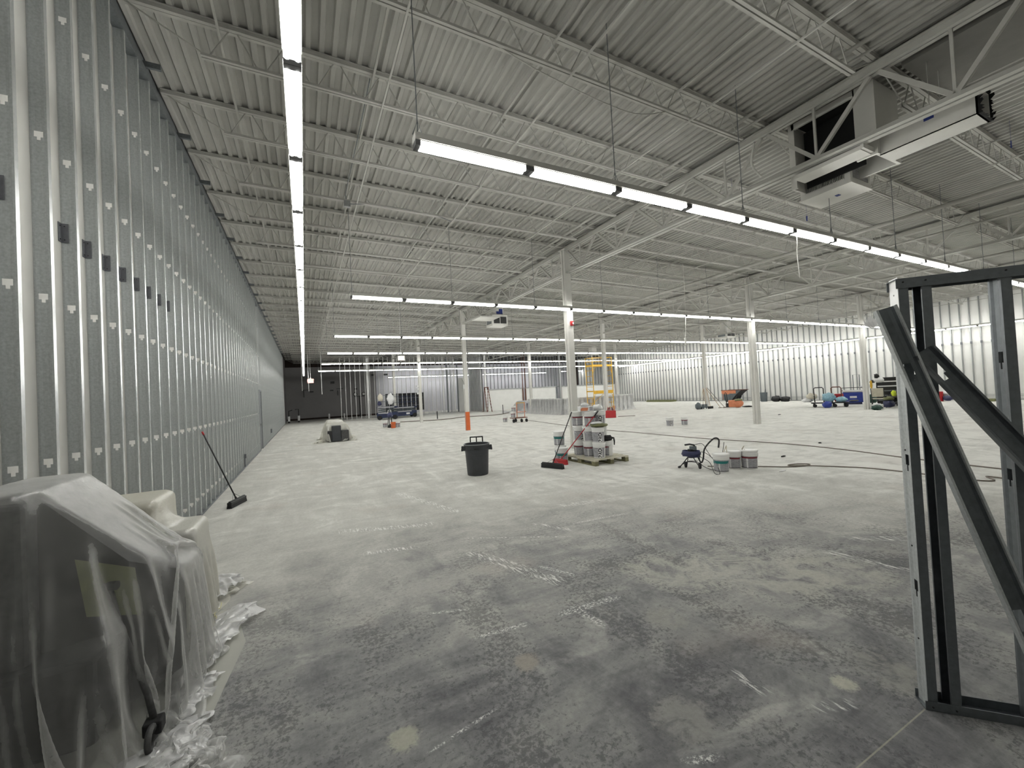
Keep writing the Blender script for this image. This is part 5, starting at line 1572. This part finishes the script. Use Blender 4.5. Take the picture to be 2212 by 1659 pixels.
def sheet_obj(p, name, m, sub=1, wr=.0, seed=0):
    nx, ny = p.shape[:2]
    v = p.reshape(-1, 3)
    idx = np.arange(nx * ny).reshape(nx, ny)
    f = np.stack([idx[:-1, :-1], idx[1:, :-1], idx[1:, 1:], idx[:-1, 1:]], -1).reshape(-1, 4)
    me = bpy.data.meshes.new(name); me.from_pydata(v.tolist(), [], f.tolist()); me.materials.append(M[m])
    me.polygons.foreach_set('use_smooth', [True] * len(me.polygons)); me.update()
    o = bpy.data.objects.new(name, me); C.objects.link(o)
    if sub:
        s = o.modifiers.new('smooth', 'SUBSURF'); s.levels = sub; s.render_levels = sub
    return o

def grid(nx, ny, dx, cx, cy, z, rot=0, wall=None):
    i, j = np.meshgrid(np.arange(nx) - (nx - 1) / 2, np.arange(ny) - (ny - 1) / 2, indexing='ij')
    x = i * dx; y = j * dx; c, s = math.cos(rot), math.sin(rot)
    X = cx + x * c - y * s; Z = np.full(x.shape, float(z)) + .015 * np.sin(i * .35) * np.cos(j * .27)
    if wall is not None: Z -= np.maximum(0, wall - X); X = np.maximum(X, wall)
    return np.stack([X, cy + x * s + y * c, np.maximum(Z, .01)], -1)

def tent(nx, ny, dx, cx, cy, rot, F, z, slope=.40, wall=None):
    """sheet already hung over the footprint F=(x0,x1,y0,y1) at height z, its skirts sloping down and out"""
    i, j = np.meshgrid(np.arange(nx) - (nx - 1) / 2, np.arange(ny) - (ny - 1) / 2, indexing='ij')
    x = i * dx; y = j * dx; c, s = math.cos(rot), math.sin(rot)
    X = cx + x * c - y * s; Y = cy + x * s + y * c
    ex = np.clip(X, F[0], F[1]); ey = np.clip(Y, F[2], F[3])
    ddx, ddy = X - ex, Y - ey
    D = np.sqrt(ddx ** 2 + ddy ** 2) + 1e-9
    dn = math.sqrt(1 - slope * slope)
    Dm = (z - .02) / dn
    Xn0 = ex + ddx * .2; Yn0 = ey + ddy * .2
    hor = np.where(D < Dm, D * slope, Dm * slope + (D - Dm))
    ang = .05 * np.sin((Xn0 + Yn0) * 46) + .045 * np.sin((Xn0 - Yn0) * 83 + 2 * np.sin(Xn0 * 9)) + .03 * np.sin(Xn0 * 131 + Yn0 * 57)
    Xn = ex + ddx / D * (hor + ang * D); Yn = ey + ddy / D * (hor + ang * D)
    Z = np.where(D < Dm, z - D * dn, .02)
    if wall is not None: Xn = np.maximum(Xn, wall)
    return np.stack([Xn, Yn, Z], -1)

# --- the covered machine beside the camera
wx = XL + .012
def ridge(a, b, r, n=9):
    return [tuple(q for k in range(3) for q in (a[k] + (b[k] - a[k]) * i / (n - 1) - r, a[k] + (b[k] - a[k]) * i / (n - 1) + r)) + (r * .9,) for i in range(n)]
bx = [(-1.56, -1.25, 2.90, 3.44, 0, 1.43, .04), (-1.22, -.72, 3.25, 3.78, 0, .80, .04), (-1.56, -.92, 2.78, 3.28, 0, .66, .06)]
def hull(planes):
    n = np.array([p[:3] for p in planes], float); L = np.sqrt((n * n).sum(1)); return n / L[:, None], np.array([p[3] for p in planes]) / L
def plane(a, b, c, inside):
    a, b, c, i = map(Vector, (a, b, c, inside)); n = (b - a).cross(c - a).normalized(); d = n.dot(a)
    if n.dot(i) > d: n = -n; d = -d
    return (n.x, n.y, n.z, d)
IN = (-1.2, 3.35, .6)
wedge = hull([(0, 0, -1, -.35), (-1, 0, 0, 1.56), (0, 1, 0, 3.64), (0, 0, 1, 1.43), (1, 0, 0, -.70),
              plane((-1.26, 3.02, 1.43), (-1.26, 3.5, 1.43), (-.71, 3.55, .80), IN), plane((-1.5, 2.90, 1.43), (-1.22, 3.0, 1.43), (-1.3, 2.88, .5), IN),
              plane((-1.22, 3.0, 1.43), (-.86, 3.10, .96), (-1.05, 2.92, .5), IN), plane((-.86, 3.10, .96), (-.70, 3.38, .80), (-.80, 3.05, .45), IN)])
P1 = tent(104, 128, .025, -.92, 3.18, R(6), (-1.56, -1.02, 2.96, 3.52), 1.50, .34, wx + .01)
P1 = sheet_sim(104, 128, .025, P1, bx, steps=50, iters=12, wallx=wx, seed=3, fric=.3, damp=.96, convex=[wedge])
s1 = sheet_obj(P1, 'plastic_sheet', 'film')
tag(s1, 'thin clear plastic sheet draped over the dark machine at the lower left', 'plastic sheet')
bx2 = [(-1.58, -1.06, 4.15, 4.72, 0, 1.10, .06), (-1.12, -.80, 4.02, 4.55, 0, .86, .04)]
P2 = tent(80, 84, .026, -1.05, 4.48, R(-8), (-1.52, -1.08, 4.15, 4.70), 1.16, .36, wx + .01)
P2 = sheet_sim(80, 84, .026, P2, bx2, steps=44, iters=12, wallx=wx, seed=5, fric=.3, damp=.96)
s2 = sheet_obj(P2, 'plastic_sheet', 'film2')
tag(s2, 'cream hazy plastic sheet over the lower heap behind the covered machine', 'plastic sheet')

# what stands under the front sheet
t = thing('covered_machine', 'dark dusty wheeled machine seen through the clear sheet at lower left', 'machine', (0, 0, 0))
MB().box(-1.53, -1.28, 2.95, 3.40, .32, 1.37).build('upper_body', 'dusty_grey', t, bev=.03)
mb = MB(); a_ = [(-1.50, 3.03), (-1.27, 3.08), (-.95, 3.18), (-.78, 3.42), (-.78, 3.56), (-1.27, 3.44), (-1.50, 3.44)]
zt_ = [1.36, 1.36, .93, .76, .76, 1.36, 1.36]
mb.poly([(x, y, z) for (x, y), z in zip(a_, zt_)])
for i in range(7):
    (xa, ya), (xb, yb2) = a_[i], a_[(i + 1) % 7]; mb.quad((xa, ya, .12), (xb, yb2, .12), (xb, yb2, zt_[(i + 1) % 7]), (xa, ya, zt_[i]))
mb.build('sloped_body', 'black', t)
MB().box(-1.52, -1.0, 2.86, 3.16, .12, .56).build('lower_body', 'black_matte', t, bev=.03)
MB().box(-1.16, -.80, 3.3, 3.70, .14, .50).build('rear_body', 'black_matte', t, bev=.03)
MB().poly([(-1.14, 3.075, 1.02), (-.91, 3.135, .90), (-.89, 3.15, .62), (-1.10, 3.075, .70)]).build('side_panel', 'olive', t)
t.children[-1]['label'] = 'dusty olive side panel'
MB().tube([(-1.02, 3.12, .82), (-.97, 3.08, .62), (-.83, 2.98, .24), (-.80, 2.95, .12)], .016, 10).build('lower_bar', 'dusty_grey', t, smooth=True)
MB().tube([(-1.04, 3.12, .83), (-.98, 3.10, .83)], .026, 8).build('bar_knob', 'black', t)
MB().box(-.84, -.755, 2.90, 2.98, .055, .125).build('caster_fork', 'black_matte', t, bev=.01)
for (x, y, r_) in [(-.79, 2.86, .055), (-.86, 3.58, .055)]:
    a_ = MB().tube([(x + .0 * math.cos(q), y + r_ * math.cos(q), r_ + .014 + r_ * math.sin(q)) for q in [2 * PI * i / 20 for i in range(20)]], .0155, 8, close=True, cap=False)
    a_.build('caster_wheel', 'dusty_grey', t, smooth=True)
for (x, y) in [(-1.45, 2.9), (-1.45, 3.4), (-1.0, 3.7)]:
    MB().wheel((x, y, .11), (1, 0, 0), .105, .05, 18).build('wheel', 'black_matte', t)
MB().tube([(-1.50, 3.36, 1.3), (-1.48, 3.38, 1.39), (-1.34, 3.38, 1.39), (-1.31, 3.36, 1.3)], .014, 8).build('push_handle', 'black', t, smooth=True)
t = thing('covered_heap', 'pale boxes seen through the hazy sheet behind the machine', 'boxes', (0, 0, 0))
MB().box(-1.56, -1.10, 4.2, 4.68, .002, 1.06).build('tall_box', 'cream', t, bev=.02)
MB().box(-1.10, -.83, 4.06, 4.52, .002, .82).build('low_box', 'label_grey', t, bev=.02)
# masking paper on the floor under it all
o = MB().poly([(-1.58, 2.35, .003), (-.66, 2.35, .003), (-.60, 2.68, .003), (-.55, 3.05, .003), (-.47, 3.78, .003), (-.62, 4.45, .003), (-1.58, 4.45, .003)]).build('masking_paper', 'paper')
tag(o, 'flat pale masking paper on the floor beneath the draped machine', 'paper')
# crumpled loose film lying along the paper edge
def crumple(x0, y0, x1, y1, wdt, h, label, seed, m='film3', n=46, k=16):
    p = np.zeros((n, k, 3)); d = Vector((x1 - x0, y1 - y0, 0)); L = d.length; d.normalize(); q = Vector((-d.y, d.x, 0))
    for i in range(n):
        s = i / (n - 1); e = math.sin(PI * s) ** .35
        for j in range(k):
            u = j / (k - 1) - .5
            a = Vector((i * .33, j * .9, seed * 7.3))
            off = noise.noise(a * .35) * .10 + noise.noise(a * 1.1) * .04
            z = .010 + max(0, (.5 - abs(u) * .8) * h * e + h * .55 * (abs(noise.noise(a * .8 + Vector((5, 0, 0)))) + .6 * abs(noise.noise(a * 2.0))) * e)
            c = Vector((x0, y0, 0)) + d * (s * L + noise.noise(a * .9 + Vector((0, 9, 0))) * .03) + q * (u * wdt * (e + .12) + off)
            p[i, j] = (c.x, c.y, z)
    o = sheet_obj(p, 'crumpled_film', m); return tag(o, label, 'plastic')
crumple(-.80, 3.35, -.50, 4.46, .26, .10, 'crumpled clear film heap with a curled end on the floor right of the machine', 1)
crumple(-.92, 4.55, -.72, 5.15, .26, .20, 'puffed crumpled film by the wall end of the draped heap', 2, n=34)
crumple(-.78, 3.02, -.62, 3.45, .18, .08, 'rolled strip of film lying on the masking paper', 3, n=34)
crumple(-.74, 2.50, -.58, 3.04, .20, .06, 'torn film edge on the paper beside the caster', 4, n=34)
crumple(-1.3, 2.42, -.72, 2.80, .30, .07, 'gathered film folds on the floor at the bottom left', 5, n=40)
# yellow cord tangle
rr = random.Random(21)
mb = MB()
for i in range(16):
    x = rr.uniform(-.95, -.70); y = rr.uniform(3.7, 4.35); a = rr.uniform(.6, 2.2); pts = []
    for s in range(12):
        a += rr.uniform(-.55, .55); x += math.cos(a) * .028; y += math.sin(a) * .028
        pts.append((min(x, -.60), y, .012 + .05 * abs(noise.noise(Vector((x * 9, y * 9, i))))))
    mb.tube(pts, .0035, 5)
tag(mb.build('cord_tangle', 'cord_yellow', smooth=True), 'tangle of pale yellow cord beside the draped machine', 'cord')['kind'] = 'stuff'
t = thing('clamp', 'pair of black blocks poking from the film by the heap end', 'clamp', (-.93, 4.88, 0), R(35))
MB().box(-.07, .07, -.045, .045, .005, .055).build('lower_block', 'black', t, bev=.008)
MB().box(-.05, .09, -.03, .05, .095, .125).build('upper_block', 'black', t, bev=.008)
MB().tube([(.02, 0, .05), (.02, .01, .1)], .02, 8).build('post', 'chrome', t)

# --- distant covered machine at mid left
t = thing('covered_machine', 'black stepped machine under thin plastic in the left middle distance', 'machine', (0, 0, 0))
MB().box(1.02, 1.40, 19.75, 21.0, .02, .72).build('core', 'can', t, bev=.03)
MB().box(.84, 1.02, 19.75, 20.8, .02, .50).build('left_step', 'black', t, bev=.02)
MB().box(1.40, 1.72, 19.72, 20.8, .02, .50).build('right_step', 'dusty_grey', t, bev=.02)
bx3 = [(.80, 1.70, 19.85, 21.6, 0, .78, .10), (.86, 1.55, 20.5, 21.7, 0, .94, .12), (1.40, 1.55, 20.6, 20.8, .8, 1.08, .05)]
P3 = tent(58, 62, .052, 1.22, 20.75, R(-8), (.90, 1.56, 19.95, 21.5), .98, .30)
P3 = sheet_sim(58, 62, .052, P3, bx3, steps=40, iters=10, seed=7, fric=.3, damp=.96)
tag(sheet_obj(P3, 'plastic_sheet', 'film2'), 'white plastic sheet draped over the black machine in the left middle distance', 'plastic sheet')

# --- wrapped half wall
t = thing('half_wall', 'low stud half wall wrapped in clear plastic in front of the far openings', 'half wall', (0, 0, 0))
x0, x1, ya, yb_ = 16.15, 22.6, 23.95, 29.0
mb = MB()
mb.box(x0, x0 + .12, ya, yb_, 1.08, 1.14); mb.box(x0, x1, ya, ya + .12, 1.08, 1.14)
mb.box(x0, x0 + .12, ya, yb_, 0, .04); mb.box(x0, x1, ya, ya + .12, 0, .04)
mb.build('tracks', 'galv_light', t)
k = 0
y = ya + .2
while y < yb_:
    MB().box(x0, x0 + .10, y - .02, y + .02, .04, 1.08).build('stud', 'galv_dull', t); y += .405
x = x0 + .3
while x < x1:
    MB().box(x - .02, x + .02, ya + .01, ya + .11, .04, 1.08).build('stud', 'galv_dull', t); x += .405
MB().box(x0 + .12, x0 + .16, ya + .12, yb_, .0, 1.10).build('backing', 'pail', t); MB().box(x0 + .12, x1, ya + .12, ya + .16, .0, 1.10).build('backing', 'pail', t)
def skirt(pts, h, name, label, m, seed, flare=.25, step=.08, amp=.05):
    P = []; d = 0
    pts = [Vector((a, b, 0)) for a, b in pts]
    cols = []
    for a, b in zip(pts[:-1], pts[1:]):
        n = max(2, int((b - a).length / step)); dirn = (b - a).normalized(); nr = Vector((dirn.y, -dirn.x, 0))
        for i in range(n): cols.append((a + (b - a) * (i / n), nr))
    cols.append((pts[-1], nr))
    k = 14; p = np.zeros((len(cols), k, 3))
    for i, (c, nr) in enumerate(cols):
        for j in range(k):
            s = j / (k - 1)
            w = noise.noise(Vector((i * .21, s * .8, seed))) * amp + abs(noise.noise(Vector((i * .55, s * 1.3, seed + 4)))) * amp * s * 1.5
            q = c + nr * (.03 + w + flare * s ** 3)
            p[i, j] = (q.x, q.y, max(.008, h * (1 - s ** .9) + .02 * noise.noise(Vector((i * .3, 0, seed)))))
    return tag(sheet_obj(p, name, m), label, 'plastic sheet')
skirt([(x0, yb_), (x0, ya), (x1, ya), (x1, ya + 2.4)], 1.17, 'plastic_sheet', 'clear plastic wrapped round the far half wall', 'film4', 3)
mb = MB(); mb.box(x0 - .05, x1 + .02, ya + .16, ya + .8, 1.12, 1.15)
P4 = tent(54, 40, .12, 18.2, 30.8, 0, (16.5, 19.8, 29.9, 31.6), 1.05, .35)
P4 = sheet_sim(54, 40, .12, P4, [(16.4, 19.9, 29.8, 31.7, 0, 1.0, .1)], steps=40, iters=8, seed=9, fric=.3, damp=.96)
tag(sheet_obj(P4, 'plastic_sheet', 'film3'), 'grey plastic sheet heaped over the left end beyond the half wall', 'plastic sheet')
o = MB().box(16.4, 19.8, 29.8, 31.6, 0, .9).build('covered_stack', 'label_grey'); tag(o, 'low stack under the grey plastic heap at the far left end of the half wall', 'stack')
o = thing('blue_drum', 'slim blue roll standing at the left end of the half wall', 'roll', (16.3, 29.35, 0)); MB().tube([(0, 0, 0), (0, 0, .82)], .09, 12).build('roll', 'navy', o)

# ------------------------------------------------------------------ world and view
w = bpy.data.worlds.new('world'); sc.world = w; w.use_nodes = True
w.node_tree.nodes['Background'].inputs[0].default_value = (.9, .93, 1, 1)
w.node_tree.nodes['Background'].inputs[1].default_value = .0
sc.view_settings.view_transform = 'Standard'
sc.view_settings.look = 'None'
sc.view_settings.gamma = 1
sc.view_settings.exposure = .5
sc.view_settings.use_curve_mapping = False
try:
    sc.cycles.max_bounces = 6; sc.cycles.diffuse_bounces = 3; sc.cycles.glossy_bounces = 2; sc.cycles.transparent_max_bounces = 14
    sc.cycles.adaptive_threshold = .05
    sc.cycles.sample_clamp_indirect = 6
    sc.cycles.use_light_tree = True
except Exception: pass
